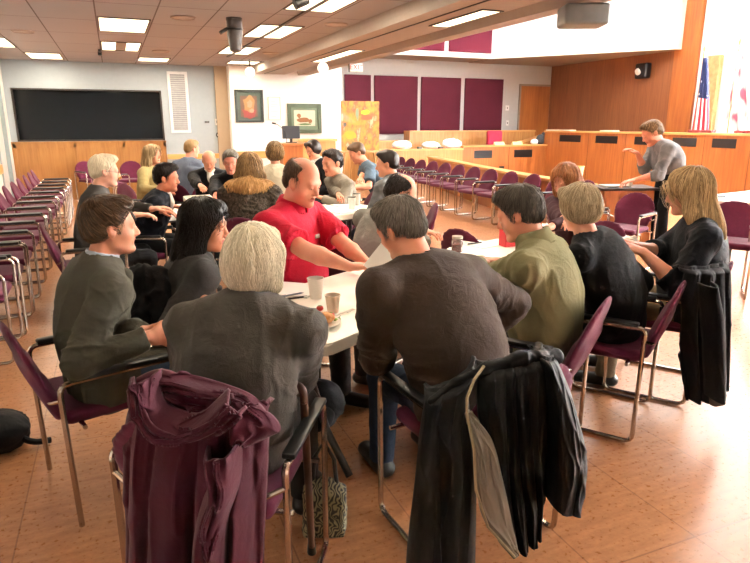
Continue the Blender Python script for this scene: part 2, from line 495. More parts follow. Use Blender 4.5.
def ik(a, c, l1, l2, pole):
    d = c - a; L = np.linalg.norm(d); mx = (l1 + l2) * .995
    if L > mx: c = a + d / L * mx; d = c - a; L = mx
    x = (l1 * l1 - l2 * l2 + L * L) / (2 * L); hgt = math.sqrt(max(l1 * l1 - x * x, 1e-6))
    u = d / L; p = pole - u * (pole @ u); return a + u * x + nrm(p) * hgt, c

def hair_prims(style, H, o):
    g = o.get('hg', .009); L = []
    cut = []
    def skull(e): return H.ell((0, -.016, .034), (.077 + e, .098 + e, .09 + e), .01)
    if style in ('short', 'bald', 'fringe'):
        L = [skull(g), H.ell((0, -.07, -.02), (.058 + g, .032 + g, .045), .02)]
        if style == 'short': L.append(H.ell((o.get('part', .0), .045, .095), (.05, .045, .028 + g * .6), .03))
        cut = [H.plane((0, .080, .090 + o.get('hl', 0)), (0, .76, -.65)) if style != 'bald' else H.plane((0, .022, .08), (0, .90, -.44))]
        L += cut
        L.append(H.cap((-.12, .0, -.006), (.12, .0, -.006), .026, None, .006, op='s'))
        L.append(H.cap((0, -.13, -.125), (0, -.02, -.125), .045, None, .01, op='s'))
        if style == 'bald': L.append(H.ell((0, .03, .125), (.062, .125, .062 + o.get('bt', 0)), .015, op='s'))
        for s_ in (1, -1): L.append(H.cap((s_ * .0725, .016, .03), (s_ * .0715, .012, -.008), .010, .006, .012, flat=((1, 0, 0), .35)))
    elif style == 'bob':
        L = [skull(g + .004), H.ell((0, -.045, -.02), (.088 + g, .075 + g, .10), .03),
             H.cap((.07, .02, .03), (.078, -.0, -.085), .03, .026, .03), H.cap((-.07, .02, .03), (-.078, -.0, -.085), .03, .026, .03),
             H.cap((-.04, .062, .095), (.04, .062, .095), .014, None, .03),
             H.ell((0, .09, -.01), (.062, .075, .092), .012, op='s'), H.ell((0, .03, -.14), (.055, .09, .05), .02, op='s')]
    elif style == 'pixie':
        L = [skull(g + .006), H.ell((0, -.05, -.01), (.076 + g, .062 + g, .075), .03), H.cap((-.045, .07, .1), (.05, .07, .1), .024, None, .03),
             H.ell((0, .095, -.01), (.066, .07, .092), .012, op='s'), H.ell((0, .02, -.125), (.09, .13, .055), .015, op='s')]
    elif style in ('long', 'wavy'):
        ln = o.get('len', .30); b = o.get('vol', 1.0)
        L = [skull(g + .006), H.cap((0, -.06, .0), (0, -.085, -ln * .6), .085 * b, .085 * b, .05, flat=((0, 1, 0), .7)),
             H.cap((0, -.085, -ln * .6), (0, -.095, -ln), .085 * b, .075 * b, .05, flat=((0, 1, 0), .5))]
        for s_ in (1, -1):
            L += [H.cap((s_ * .068, -.0, .05), (s_ * .085 * b, -.015, -.1), .032, .038 * b, .03),
                  H.cap((s_ * .085 * b, -.015, -.1), (s_ * .10 * b, -.045 + o.get('fr', 0), -ln * .9), .038 * b, .034, .03),
                  H.cap((s_ * .05, .05, .088), (s_ * .076, .022, .02), .018, .014, .03)]
        L.append(H.cap((-.04, .042, .103), (.04, .042, .103), .014, None, .03))
        L += [H.ell((0, .098, -.015), (.074 * o.get('cw', 1), .078 * o.get('cd', 1), .102), .010, op='s'), H.cap((0, .05, -.11), (0, .06, -ln - .1), .052, .05, .02, op='s')]
    elif style == 'curly':
        L = [skull(g + .018), H.ell((0, -.045, .0), (.09 + g, .075 + g, .085), .03),
             H.ell((0, .1, -.02), (.06, .07, .09), .012, op='s'), H.ell((0, .0, -.13), (.09, .13, .05), .015, op='s')]
    return L
def strands(prims, H, n, length, rad, seed, fwd=0.0, down=1.0, wav=0.0, crown=(0, -.055, .12), lift=.003, side=0.0, h=.007):
    """hair strands that follow the surface of the hair shape"""
    v, q = nets(prims, h)
    if len(q) == 0: return v, q
    rng = np.random.default_rng(seed)
    n0 = vnormals(v, q); pick = rng.integers(0, len(v), n); p = v[pick] + rng.normal(0, .003, (n, 3)); nn = n0[pick]
    steps = 8; st = length / steps * rng.uniform(.6, 1.2, n); pts = []
    cr = H.p(*crown); dn = V(0, 0, -1.0) * down + H.R @ V(side, fwd, 0)
    ph = rng.uniform(0, 6.28, n); lf = lift + rng.normal(0, .0015, n)
    e = 1e-3
    for i in range(steps + 1):
        d0 = evals(prims, p)
        g = np.stack([evals(prims, p + V(e, 0, 0)) - d0, evals(prims, p + V(0, e, 0)) - d0, evals(prims, p + V(0, 0, e)) - d0], -1)
        g /= (np.linalg.norm(g, axis=1)[:, None] + 1e-9)
        p = p - g * np.clip(d0 - lf - .002 * (i / steps), -.012, .012)[:, None]
        pts.append((p.copy(), g.copy()))
        d = p - cr; ld = np.linalg.norm(d, axis=1)[:, None]; d = d / (ld + 1e-9) * np.clip(1.3 - ld * 6, .15, 1) + dn * np.clip(ld * 7, 0, 1)
        d = d - g * (d * g).sum(1)[:, None]; d /= (np.linalg.norm(d, axis=1)[:, None] + 1e-9)
        if wav:
            s_ = np.cross(d, g); d = d + s_ * (wav * np.sin(ph + i * 1.1))[:, None]; d /= (np.linalg.norm(d, axis=1)[:, None] + 1e-9)
        p = p + d * st[:, None]
    V_ = []; Q_ = []; k = steps + 1
    for i, (pp, g) in enumerate(pts):
        a = pts[min(i + 1, steps)][0] - pts[max(i - 1, 0)][0]; a /= (np.linalg.norm(a, axis=1)[:, None] + 1e-9)
        s_ = np.cross(a, g); s_ /= (np.linalg.norm(s_, axis=1)[:, None] + 1e-9); w = rad * (1 - .8 * (i / steps) ** 2)
        V_.append(np.stack([pp + s_ * w, pp + g * w * .9, pp - s_ * w], 1))
    Vv = np.stack(V_, 1).reshape(-1, 3)          # n, k, 3
    b = (np.arange(n) * k * 3)[:, None]; i = np.arange(steps)[None, :] * 3
    for x, y in ((0, 1), (1, 2), (2, 0)):
        Q_.append(np.stack([b + i + x, b + i + y, b + i + 3 + y, b + i + 3 + x], -1).reshape(-1, 4))
    return Vv, np.concatenate(Q_)

SKIN = 'c98e6f'
def person(label, head, pelvis, body, face=None, pitch=0, roll=0, hs=1.0, w=1.0, belly=0.0, h=.008, hunch=.03,
           top=None, offs=.012, folds=.004, fs=(12, 12, 12), sleeve='long', legs=None, sk=SKIN, red=.25, hair=None, ho=None, hmat=None,
           nst=0, slen=.05, srad=.0012, sfwd=0, sdown=1.0, wav=0, hands=(None, None), hd=(None, None), poles=(None, None), curl=(.5, .5), palm=(None, None),
           stand=False, feet=None, knees=None, collar=None, extra=None, brow=None, shoe=None, jk=1.0, twist=0, headopt=None, seed=1, lower=True, shw=.185, knz=None, armr=1.0, topname='shirt', group=None, tl=1.0, facehair=None, colr=.062, skirt=False, lapels=None, glasses=False, z0=None, ear_side=None):
    ho = ho or {}; headopt = headopt or {}
    f = az(body); up = V(0, 0, 1); r = nrm(np.cross(f, up))
    fa = az(face if face is not None else body)
    p_ = math.radians(pitch); hf = fa * math.cos(p_) - up * math.sin(p_); hu = up * math.cos(p_) + fa * math.sin(p_)
    R = frame(hf, hu); rr = math.radians(roll)
    if roll:
        u2 = R[:, 2] * math.cos(rr) + R[:, 0] * math.sin(rr); R = frame(hf, u2)
    Hc = V(*head); H = HF(Hc, R, hs)
    zp = z0 if z0 is not None else (.98 if stand else .53)
    if not hasattr(pelvis, '__len__'): pelvis = (Hc - f * pelvis)[:2]
    P0 = V(pelvis[0], pelvis[1], zp)
    neck0 = H.p(0, -.03, -.08); nb = Hc - R[:, 2] * .10 * hs - up * .064 - (hf * .03 + f * .02)
    P3 = nb; sp = P3 - P0; back = -np.cross(r, nrm(sp)); back = -back if back @ f > 0 else back
    def S(t): return P0 + sp * t + back * hunch * math.sin(PI * min(1, t ** .8)) * 1.2
    st = az(body + twist); sr = nrm(np.cross(st, up))
    Ls = np.linalg.norm(sp)
    def Ft(t):
        u = nrm(S(min(1, t + .08)) - S(t - .08)); return frame(f, u)
    sh_c = S(.9) ; q_ = tl
    shl = [sh_c - sr * shw * w - up * .015, sh_c + sr * shw * w - up * .015]     # left, right shoulder
    def torso(e, k=.05):
        F = Ft(.5); L = [Ell(S(.04), (.165 * w + e + belly * .3, .125 * jk + e + belly * .3, .13 + e), Ft(.1), k),
             Ell(S(.30) + f * belly * .5, (.15 * w + e + belly * .8, .115 * jk + e + belly * .75, .17 + e), Ft(.3), k),
             Ell(S(.58) + f * .012, (.162 * w + e + belly * .3, .118 * jk + e + belly * .2, .18 * Ls / .55 + e), Ft(.6), k),
             Ell(S(.80), (.155 * w + e, .102 * jk + e, .13 + e), frame(st, Ft(.85)[:, 2]), k)]
        for s_ in (0, 1): L.append(Cap(S(1.0) + up * .0, shl[s_] , .042 + e, .052 * armr + e, k))
        return L
    # arms
    la, lb = .29 * tl, .255 * tl; elb = []; wr = []
    for s_ in (0, 1):
        t_ = hands[s_]
        if t_ is None: t_ = P0 + f * .33 + r * (.14 if s_ else -.14) + up * .12
        t_ = V(*t_)
        if not stand and .675 < t_[2] < .79: t_[2] = .79
        pole = poles[s_] if poles[s_] is not None else (r * (.7 if s_ else -.7) - up * .7 - f * .4)
        e_, c_ = ik(shl[s_], V(*t_), la, lb, V(*pole)); elb.append(e_); wr.append(c_)
    hw = .085 * w; hip = [P0 - r * hw, P0 + r * hw]; kn = []; ft = []
    for s_ in (0, 1):
        if stand:
            fo = feet[s_] if feet is not None else P0 + r * (.12 if s_ else -.12) + f * .03; an = V(fo[0], fo[1], .09)
            k_, a_ = ik(hip[s_], an, .44, .44, f); kn.append(k_); ft.append(an)
        else:
            k_ = knees[s_] if knees is not None else P0 + f * .40 + r * (.15 if s_ else -.15)
            k_ = V(k_[0], k_[1], knz or .50); kn.append(k_)
            fo = feet[s_] if feet is not None else k_ + f * .02; ft.append(V(fo[0], fo[1], .085))
    def legp(e, hem=True):
        L = []
        for s_ in (0, 1):
            L += [Cap(hip[s_] + (0 if stand else f * .02), kn[s_], .085 + e, .058 + e, .05),
                  Cap(kn[s_], ft[s_] - up * (.01 if hem else 0), .056 + e, .042 + e * 1.3, .03, fb=hem)]
        return L
    # ---- body: one continuous mesh
    B = head_prims(H, headopt)
    B += [Cap(H.p(0, -.022, -.055), nb + up * .0 - f * .0, .052 * hs * headopt.get('neck', 1), .062 * headopt.get('neck', 1), .03)]
    B += torso(-.018)
    for s_ in (0, 1):
        d_ = nrm(wr[s_] - elb[s_]); hdv = nrm(hd[s_]) if hd[s_] is not None else nrm(d_ + V(0, 0, -.1))
        B += [Cap(shl[s_], elb[s_], .045 * armr, .038 * armr, .03), Cap(elb[s_], elb[s_] + (wr[s_] - elb[s_]) * .35, .038 * armr, .04 * armr, .01), Cap(elb[s_] + (wr[s_] - elb[s_]) * .35, wr[s_], .04 * armr, .026, .01)]
        pn = V(*palm[s_]) if palm[s_] is not None else V(0, 0, -1.0)
        B += hand_prims(wr[s_] + hdv * .008, hdv, pn, 1 if s_ else -1, curl[s_], s=1.02 * tl)
    if lower:
        B += legp(-.01, False)
        for s_ in (0, 1): B.append(Cap(ft[s_] - up * .02, ft[s_] + f * .12 - up * .045, .028, .02, .02, flat=(up, .7)))
    eyel = [H.p(x, .0765, .0005) for x in (.03, -.03)]
    lips = H
    def mf(c):
        l = H.loc(c); m = np.zeros(len(c))
        lip = (np.abs(l[:, 0]) < .021 - np.abs(l[:, 2] + .061) * .6) & (l[:, 1] > .082) & (l[:, 2] < -.0515) & (l[:, 2] > -.0735); m[lip] = 1
        if facehair is not None:
            b = (l[:, 2] < -.035) & (l[:, 1] > .015) & (l[:, 2] > -.125) & (~lip) & ~((l[:, 2] > -.045) & (np.abs(l[:, 0]) < .03)) & (np.abs(l[:, 0]) < .08); m[b] = 2
        return m
    sm = skin('skin_' + sk, sk, red); lipm = skin('lip_' + sk, 'a0574c', .3)
    mats = [sm, lipm] + ([facehair] if facehair is not None else [])
    # mesh data lives in coordinates about the pelvis
    T = Matrix.Translation(Vector((-P0[0], -P0[1], 0)))
    body_o = solid('person', B, h, mats, matfn=mf, inv=T)
    body_o.location = (P0[0], P0[1], 0)
    tag(body_o, label, 'person', group)
    kw = dict(parent=body_o, inv=T)
    # ---- clothes
    if top is not None:
        e = offs; L = torso(e, .05)
        for s_ in (0, 1):
            if sleeve == 'long':
                L += [Cap(shl[s_], elb[s_], .05 * armr + e, .044 * armr + e, .03), Cap(elb[s_], wr[s_] - (wr[s_] - elb[s_]) * .03, .045 * armr + e * .9, .031 + e * .6, .012, fb=True)]
            elif sleeve == 'short':
                L.append(Cap(shl[s_], shl[s_] + (elb[s_] - shl[s_]) * .78, .052 * armr + e, .056 * armr + e * 1.3, .03, fb=True))
            elif sleeve == 'elbow':
                L += [Cap(shl[s_], elb[s_], .05 * armr + e, .046 * armr + e, .03), Cap(elb[s_], elb[s_] + (wr[s_] - elb[s_]) * .35, .046 * armr + e, .043 * armr + e, .012, fb=True)]
        nd = nrm(neck0 - nb)
        if collar is not None: L.append(Cap(nb - nd * .03, nb + nd * collar, colr + .012, colr, .02, fb=True))
        if extra is not None: L += extra(locals())
        L.append(Cap(nb + nd * (max(collar or 0, .0) - .012) , H.p(0, -.01, -.02), colr - .006, .075, .004, op='s', fa=True))
        if skirt: L += [Cap(hip[0], kn[0] , .1 + e, .075 + e, .04), Cap(hip[1], kn[1], .1 + e, .075 + e, .04), Cap(kn[0], kn[1], .05)]
        solid(topname, L, h, top, folds=folds, fs=fs, fo=seed * 7.3, cen=[elb[0], elb[1], shl[0] - up * .08 + f * .05, shl[1] - up * .08 + f * .05, S(.15) - r * .12, S(.15) + r * .12], **kw)
    if legs is not None and lower:
        L = legp(.012) + [Ell(S(.02), (.168 * w + belly * .3, .13 + belly * .3, .12), Ft(.1), .05)]
        solid('trousers', L, max(h, .009), legs, folds=.004, fs=(10, 10, 10), fo=seed * 3.1, **kw)
        sm_ = shoe or plain('black_shoe_leather', '15120f', .4)
        for s_ in (0, 1):
            a = V(ft[s_][0], ft[s_][1], .045)
            L = [Cap(a - f * .035, a + f * .165, .048, .043, .02, flat=(up, .85)), Cap(a + up * .02, a + up * .06, .042, .044, .03), Plane((0, 0, 0.004), (0, 0, -1))]
            solid('shoe', L, max(h, .008), sm_, **kw)
    # ---- hair
    if hair is not None:
        L = hair_prims(hair, H, ho); amp = ho.get('amp', .002)
        hv = solid('hair', L, min(h, .007) if h < .011 else h, hmat, folds=amp, fs=ho.get('fs', (30, 30, 12)), fo=seed, **kw)
        if nst:
            v, q = strands(L, H, nst, slen, srad, seed, sfwd, sdown, wav, side=ho.get('side', 0), crown=ho.get('crown', (0, -.055, .12)))
            me = mesh_np('hair_strands', v, q); me.transform(T); link('hair_strands', me, hv, hmat)
    # ---- eyes, brows
    if h <= .0125:
        for s_, e_ in zip((1, -1), eyel):
            mb = MB(); mb.sphere(Vector(e_), .0118 * hs, 14, 10)
            eo = mb.build('eye', plain('eye_white', 'b8aca0', .3), body_o, True); eo.data.transform(T)
            mb = MB(); mb.sphere(Vector(H.p(s_ * .03, .0838, -.0005)), .0058 * hs, 10, 8)
            io = mb.build('iris', plain('iris_brown', '2c1c12', .2), eo, True); io.data.transform(T)
            L = [H.cap((s_ * .014, .0885, .019), (s_ * .034, .0865, .0245), .0035, .0032, .004), H.cap((s_ * .034, .0865, .0245), (s_ * .048, .074, .019), .0032, .002, .004)]
            solid('eyebrow', L, min(h, .006) * .6, brow or hmat or plain('brow_brown', '3a281c', .8), **kw)
    if glasses:
        mb = MB(); gm = plain('spectacle_frame', '2a2a30', .3)
        for s_ in (1, -1):
            mb.tube([Vector(H.p(s_ * .031 + .021 * math.cos(t), .101 - abs(.021 * math.cos(t)) * .1, .001 + .016 * math.sin(t))) for t in [2 * PI * k / 14 for k in range(14)]], .0016, 5, True)
            mb.tube([Vector(H.p(s_ * .052, .098, .004)), Vector(H.p(s_ * .08, .03, .006)), Vector(H.p(s_ * .084, -.01, .0))], .0016, 5)
        mb.tube([Vector(H.p(-.01, .103, .004)), Vector(H.p(.01, .103, .004))], .0016, 5)
        g = mb.build('glasses', gm, body_o, True); g.data.transform(T)
    body_o['j'] = 0; del body_o['j']
    return body_o, dict(H=H, P0=P0, S=S, shl=shl, elb=elb, wr=wr, nb=nb, f=f, r=r, T=T, st=st, sr=sr, kn=kn, ft=ft)
# ------------------------------------------------------------------ the room
CZ = 2.86; YB = 14.85; XL = -1.95; XR = 13.7; YP = 17.5; SZ = 3.46; YN = -3.0; TOP = 5.6; XM = 4.9
def struct(name, mb, mat, smooth=False):
    o = mb.build(name, mat, None, smooth); o['kind'] = 'structure'; return o

def floor_mat():
    m, nt, b = newmat('floor_sheet'); v = coords(nt)
    n1 = noise(nt, coords(nt, (5, 22, 1)), 1.2, 5, .65); n2 = noise(nt, v, .9, 2); n3 = noise(nt, v, 45, 3)
    c = ramp(nt, n1.outputs['Fac'], [(.25, srgb('96633f')), (.75, srgb('b9865e'))])
    mx = nt.nodes.new('ShaderNodeMix'); mx.data_type = 'RGBA'; mx.blend_type = 'MULTIPLY'; mx.inputs[0].default_value = .6
    nt.links.new(c, mx.inputs[6]); nt.links.new(ramp(nt, n3.outputs['Fac'], [(.35, (.8, .78, .75, 1)), (.65, (1.05, 1.03, 1, 1))]), mx.inputs[7])
    bt = nt.nodes.new('ShaderNodeTexBrick'); bt.offset = 0.0; bt.inputs['Scale'].default_value = 1
    bt.inputs['Brick Width'].default_value = .5; bt.inputs['Row Height'].default_value = 1.8; bt.inputs['Mortar Size'].default_value = .0035
    bt.inputs['Color1'].default_value = (1, 1, 1, 1); bt.inputs['Color2'].default_value = (.93, .92, .9, 1); bt.inputs['Mortar'].default_value = (.62, .55, .5, 1)
    mp = nt.nodes.new('ShaderNodeMapping'); mp.inputs['Location'].default_value = (.005, .35, 0); t = nt.nodes.new('ShaderNodeTexCoord')
    nt.links.new(t.outputs['Object'], mp.inputs['Vector']); nt.links.new(mp.outputs['Vector'], bt.inputs['Vector'])
    m2 = nt.nodes.new('ShaderNodeMix'); m2.data_type = 'RGBA'; m2.blend_type = 'MULTIPLY'; m2.inputs[0].default_value = 1
    nt.links.new(mx.outputs[2], m2.inputs[6]); nt.links.new(bt.outputs['Color'], m2.inputs[7])
    nt.links.new(m2.outputs[2], b.inputs['Base Color'])
    r = nt.nodes.new('ShaderNodeMapRange'); r.inputs[3].default_value = .2; r.inputs[4].default_value = .4
    nt.links.new(n3.outputs['Fac'], r.inputs[0]); nt.links.new(r.outputs[0], b.inputs['Roughness'])
    bump(nt, b, n3.outputs['Fac'], .12, .002); return m
def ceil_mat():
    m, nt, b = newmat('ceiling_tile'); v = coords(nt)
    bt = nt.nodes.new('ShaderNodeTexBrick'); bt.offset = 0.0; bt.inputs['Scale'].default_value = 1
    bt.inputs['Brick Width'].default_value = .655; bt.inputs['Row Height'].default_value = 1.31; bt.inputs['Mortar Size'].default_value = .009
    bt.inputs['Mortar Smooth'].default_value = .2
    bt.inputs['Color1'].default_value = srgb('aca7a8'); bt.inputs['Color2'].default_value = srgb('a7a2a3'); bt.inputs['Mortar'].default_value = srgb('6c605b')
    mp = nt.nodes.new('ShaderNodeMapping'); mp.inputs['Location'].default_value = (.05, .2, 0); t = nt.nodes.new('ShaderNodeTexCoord')
    nt.links.new(t.outputs['Object'], mp.inputs['Vector']); nt.links.new(mp.outputs['Vector'], bt.inputs['Vector'])
    nt.links.new(bt.outputs['Color'], b.inputs['Base Color']); b.inputs['Roughness'].default_value = .9
    n = noise(nt, v, 150, 2); bump(nt, b, n.outputs['Fac'], .3, .003); return m
wallm = plain('painted_wall', 'd6d3cc', .8, bs=.05, var=.02)
wallgrey = plain('blue_grey_wall', '9ba5ab', .8, bs=.05, var=.02)
tanwall = plain('tan_painted_wall', 'a8957e', .8, var=.02)
ceilm = ceil_mat()
beamm = plain('painted_beam', 'a3978c', .8, var=.03)
woodl = wood('light_oak_veneer', 'a9703a', 'cf9a5c', 'z', .38)
woodo = wood('orange_oak_panel', '94512a', 'b97438', 'z', .38)
woodd = wood('brown_wall_panelling', '7d4c30', '99623c', 'z', .45)
woodtop = wood('oak_counter_top', 'c58d4c', 'e0b070', 'y', .3)
woodtopx = wood('oak_counter_top_cross', 'c58d4c', 'e0b070', 'x', .3)
marf = cloth('maroon_panel_fabric', '4b1a26', .9, .06, 3, 300, .2)
darkm = plain('dark_trim', '201a18', .5)

struct('floor', MB().b2((XL - .2, YN, -.12), (XR + .2, YP + .2, 0)), floor_mat())
# main ceiling and its stepped beam
struct('ceiling', MB().b2((XL - .2, YN, CZ), (3.1, YB + .2, CZ + .1)), ceilm)
mb = MB()
# cross-section of the long beam (x, z), extruded along y
mb.prism([(3.05, CZ + .1), (3.05, CZ), (3.08, 2.7), (3.80, 2.7), (3.82, 2.8), (4.08, 2.8), (4.12, 2.69), (4.37, 2.7), (4.45, 2.78), (4.62, 2.86), (4.62, 5.6), (4.5, 5.6), (4.5, CZ + .1)], YN, YB - .15, 'y')
struct('trim_1', mb, beamm)
struct('trim_2', MB().b2((3.29, YN, 2.692), (3.31, YB - .5, 2.701)), darkm)
# back wall, left part, with the dark control-room window
wb = MB(); X0, X1, Z0, Z1 = -1.83, 1.08, 1.24, 2.31
wb.b2((XL - .2, YB, 0), (2.45, YB + .15, Z0)).b2((XL - .2, YB, Z1), (2.45, YB + .15, CZ + .1)).b2((XL - .2, YB, Z0), (X0, YB + .15, Z1)).b2((X1, YB, Z0), (2.45, YB + .15, Z1))
struct('wall_back', wb, wallgrey)
def glass_dark():
    m, nt, b = newmat('dark_window_glass'); b.inputs['Base Color'].default_value = (.006, .007, .008, 1)
    b.inputs['Roughness'].default_value = .04; b.inputs['Specular IOR Level'].default_value = .16; return m
w1 = MB(); w1.b2((X0, YB + .08, Z0), (X1, YB + .1, Z1)); wo = struct('window_1', w1, glass_dark())
fr = MB(); t = .03
fr.b2((X0, YB - .012, Z1 - t), (X1, YB + .08, Z1)).b2((X0, YB - .012, Z0), (X1, YB + .08, Z0 + t)).b2((X0, YB - .012, Z0 + t), (X0 + t, YB + .08, Z1 - t)).b2((X1 - t, YB - .012, Z0 + t), (X1, YB + .08, Z1 - t))
fr.build('window_frame', plain('dark_window_frame', '2a2420', .4), wo)
# wainscot with stiles
wn = MB(); wn.b2((XL + .0, YB - .03, 0), (1.09, YB - .002, 1.2)).b2((XL, YB - .06, 1.2), (1.1, YB - .002, 1.235))
for x in (XL + .02, -.8, .18, 1.03):
    wn.b2((x, YB - .045, .1), (x + .06, YB - .03, 1.2))
wn.b2((XL, YB - .045, .0), (1.09, YB - .03, .12)).b2((XL, YB - .045, 1.1), (1.09, YB - .03, 1.2))
struct('wainscot_back', wn, wood('wainscot_oak', '8c5c2c', 'ab7a44', 'z', .4))['kind'] = 'structure'
struct('trim_3', MB().b2((1.1, YB - .04, .82), (2.45, YB - .002, .93)), woodtopx)
# louvre vent
v = tag(MB().b2((1.23, YB - .02, 1.4), (1.66, YB - .001, 2.72), .004).build('wall_vent', plain('vent_white', 'd9dadb', .5)), 'tall white louvred air vent on the wall right of the dark window', 'vent')
m = MB(); k = 0
m.b2((1.29, YB - .022, 1.46), (1.6, YB - .0195, 2.66)); m.build('grille_backing', plain('vent_grey', '8c9092', .6), v)
m = MB()
for i in range(26):
    z = 1.47 + i * .0455; m.box((1.445, YB - .032, z + .012), (.31, .004, .03), Matrix.Rotation(.5, 3, 'X'))
m.build('louvre', plain('vent_louvre', 'b9bcbe', .5), v)
# left wall with a door opening frame and chair rail
lw = MB(); lw.b2((XL - .15, YN, 0), (XL, 13.2, CZ + .1)).b2((XL - .15, 13.2, 2.4), (XL, 14.3, CZ + .1)).b2((XL - .15, 14.3, 0), (XL, YB, CZ + .1))
struct('wall_left', lw, wallm)
d1 = struct('door_1', MB().b2((XL - .1, 13.2, 0), (XL - .05, 14.3, 2.4)), plain('door_grey', 'c3c4c0', .5))
MB().b2((XL - .06, 13.14, 0), (XL + .02, 13.22, 2.46)).b2((XL - .06, 14.28, 0), (XL + .02, 14.36, 2.46)).b2((XL - .06, 13.14, 2.38), (XL + .02, 14.36, 2.46)).build('door_frame', plain('frame_teal_grey', '8d9a9b', .5), d1)
struct('trim_4', MB().b2((XL, YN, .72), (XL + .035, 13.12, .88)), woodtop)
struct('baseboard_left', MB().b2((XL, YN, 0), (XL + .015, 13.12, .1)), darkm)
# picture wall, slightly nearer, with the tan return
struct('wall_pictures', MB().b2((2.53, 14.5, 0), (5.2, 14.65, 5.6)).b2((2.53, 14.65, 0), (2.6, YB, CZ + .1)), plain('white_wall', 'ece9e4', .75, var=.015))
struct('wall_return', MB().b2((2.25, YB - .06, 0), (2.53, YB - .001, CZ)), tanwall)
struct('trim_5', MB().b2((2.6, 14.47, .82), (4.6, 14.499, .98)), woodtopx)
# panel wall behind the dais
struct('wall_dais', MB().b2((5.05, YP, 0), (XR + .15, YP + .15, SZ + .1)), plain('grey_white_wall', 'b9b8b4', .8, var=.02))
struct('wall_dais_side', MB().b2((5.05, 14.65, 0), (5.2, YP, SZ + .1)), wallm)
def ypanel(px0, px1, z0, z1):
    a = ony(px0, 100, YP)[0]; b = ony(px1, 100, YP)[0]
    return MB().b2((a, YP - .05, z0), (b, YP - .001, z1), .01)
top = 1.6 + 1.20 * YP / YB - .03
for i, (a, b) in enumerate(((344.5, 370.5), (374, 417), (420.5, 460), (464, 502))):
    lab = ['first from the left, above the colourful easel painting', 'second from the left, widest of the row', 'third from the left, above the long back bench', 'fourth from the left, beside the wooden door'][i]
    z0 = 1.3 if i < 2 else 1.32
    o = ypanel(a, b, z0, top).build('acoustic_panel', marf); tag(o, 'maroon fabric wall panel, ' + lab, 'wall panel', 'maroon wall panels behind the dais')
struct('ceiling_dais', MB().b2((5.05, 16.2, SZ), (10.55, YP + .15, SZ + .1)), plain('soffit_tan', '9c8a7c', .85, var=.02))
# soffit strips beneath the white bulkheads
ccorner = V(10.45, 16.11); cend = V(13.4, 12.24)
bk = MB()
bk.b2((4.6, 16.11, SZ - .02), (10.45, 16.25, TOP))
bk.prism([(10.45, 16.11), (13.42, 12.24), (13.7, 12.3), (13.7, 12.6), (10.6, 16.3), (10.45, 16.25)], SZ - .02, TOP)
struct('wall_bulkhead', bk, plain('bulkhead_white', 'f4f2ef', .8, var=.01))
bf = MB(); bf.prism([(10.5, 16.2), (13.5, 12.4), (13.7, 12.4), (13.7, 17.5), (10.5, 17.5)], SZ - .021, SZ + .02)
struct('ceiling_soffit', bf, plain('soffit_tan', '9c8a7c', .85, var=.02))
for i, (a, b) in enumerate(((402, 444), (448.5, 491))):
    xa = ony(a, 45, 16.11)[0]; xb = ony(b, 45, 16.11)[0]
    o = MB().b2((xa, 16.06, 3.58), (xb, 16.109, 4.75), .008).build('acoustic_panel', cloth('maroon_panel_bright', '5c2030', .9, .06, 3, 300, .2))
    tag(o, ['high maroon wall panel half hidden by the ceiling beam, left of two', 'high maroon wall panel on the white bulkhead, right of two'][i], 'wall panel', 'high maroon wall panels')
# wood wall on the right
struct('wall_right_wood', MB().b2((XR, 11.75, 0), (XR + .15, YP, TOP)), woodd)
struct('wall_right_pier', MB().b2((XR - .06, 11.78, 0), (XR, 12.5, TOP)), woodo)
# door in the dais wall
a = ony(520, 100, YP)[0]; b = ony(549, 100, YP)[0]
d2 = struct('door_2', MB().b2((a, YP - .03, .4), (b, YP - .001, 2.8)), wood('door_oak', '9a5a2c', 'b87438', 'z', .35))
MB().b2((a - .06, YP - .05, .4), (a, YP - .001, 2.86)).b2((a, YP - .05, 2.8), (b, YP - .001, 2.86)).build('door_frame', plain('frame_tan', '8f8072', .5), d2)
# glazed wall on the right: piers, sill, mullions and glass, daylight outside
fw = plain('window_white', 'eceae6', .5, var=.01)
gw = MB(); gw.b2((XR, YN, 0), (XR + .15, 11.75, 1.0)).b2((XR, YN, TOP - .3), (XR + .15, 11.75, TOP + .1))
for y in (YN, 1.9, 6.2, 10.35):
    gw.b2((XR, y, 1.0), (XR + .15, y + (.45 if y < 10 else 1.4), TOP - .3))
struct('wall_right', gw, fw)
glm, nt, b_ = newmat('window_glass'); b_.inputs['Transmission Weight'].default_value = 1; b_.inputs['Roughness'].default_value = .0; b_.inputs['IOR'].default_value = 1.01
for i, (y0, y1) in enumerate(((-2.55, 1.9), (2.35, 6.2), (6.65, 10.35))):
    w_ = MB(); w_.b2((XR + .02, y0, 1.0), (XR + .1, y0 + .05, TOP - .3)).b2((XR + .02, y1 - .05, 1.0), (XR + .1, y1, TOP - .3)).b2((XR + .02, y0, 1.0), (XR + .1, y1, 1.06)).b2((XR + .02, y0, TOP - .36), (XR + .1, y1, TOP - .3))
    n = 3
    for k in range(1, n): w_.b2((XR + .03, y0 + (y1 - y0) * k / n - .025, 1.06), (XR + .09, y0 + (y1 - y0) * k / n + .025, TOP - .36))
    w_.b2((XR + .03, y0, 3.3), (XR + .09, y1, 3.36))
    wo = struct('window_%d' % (i + 2), w_, plain('mullion_grey', '8a8784', .4))
    MB().b2((XR + .055, y0, 1.05), (XR + .062, y1, TOP - .35)).build('pane', glm, wo)
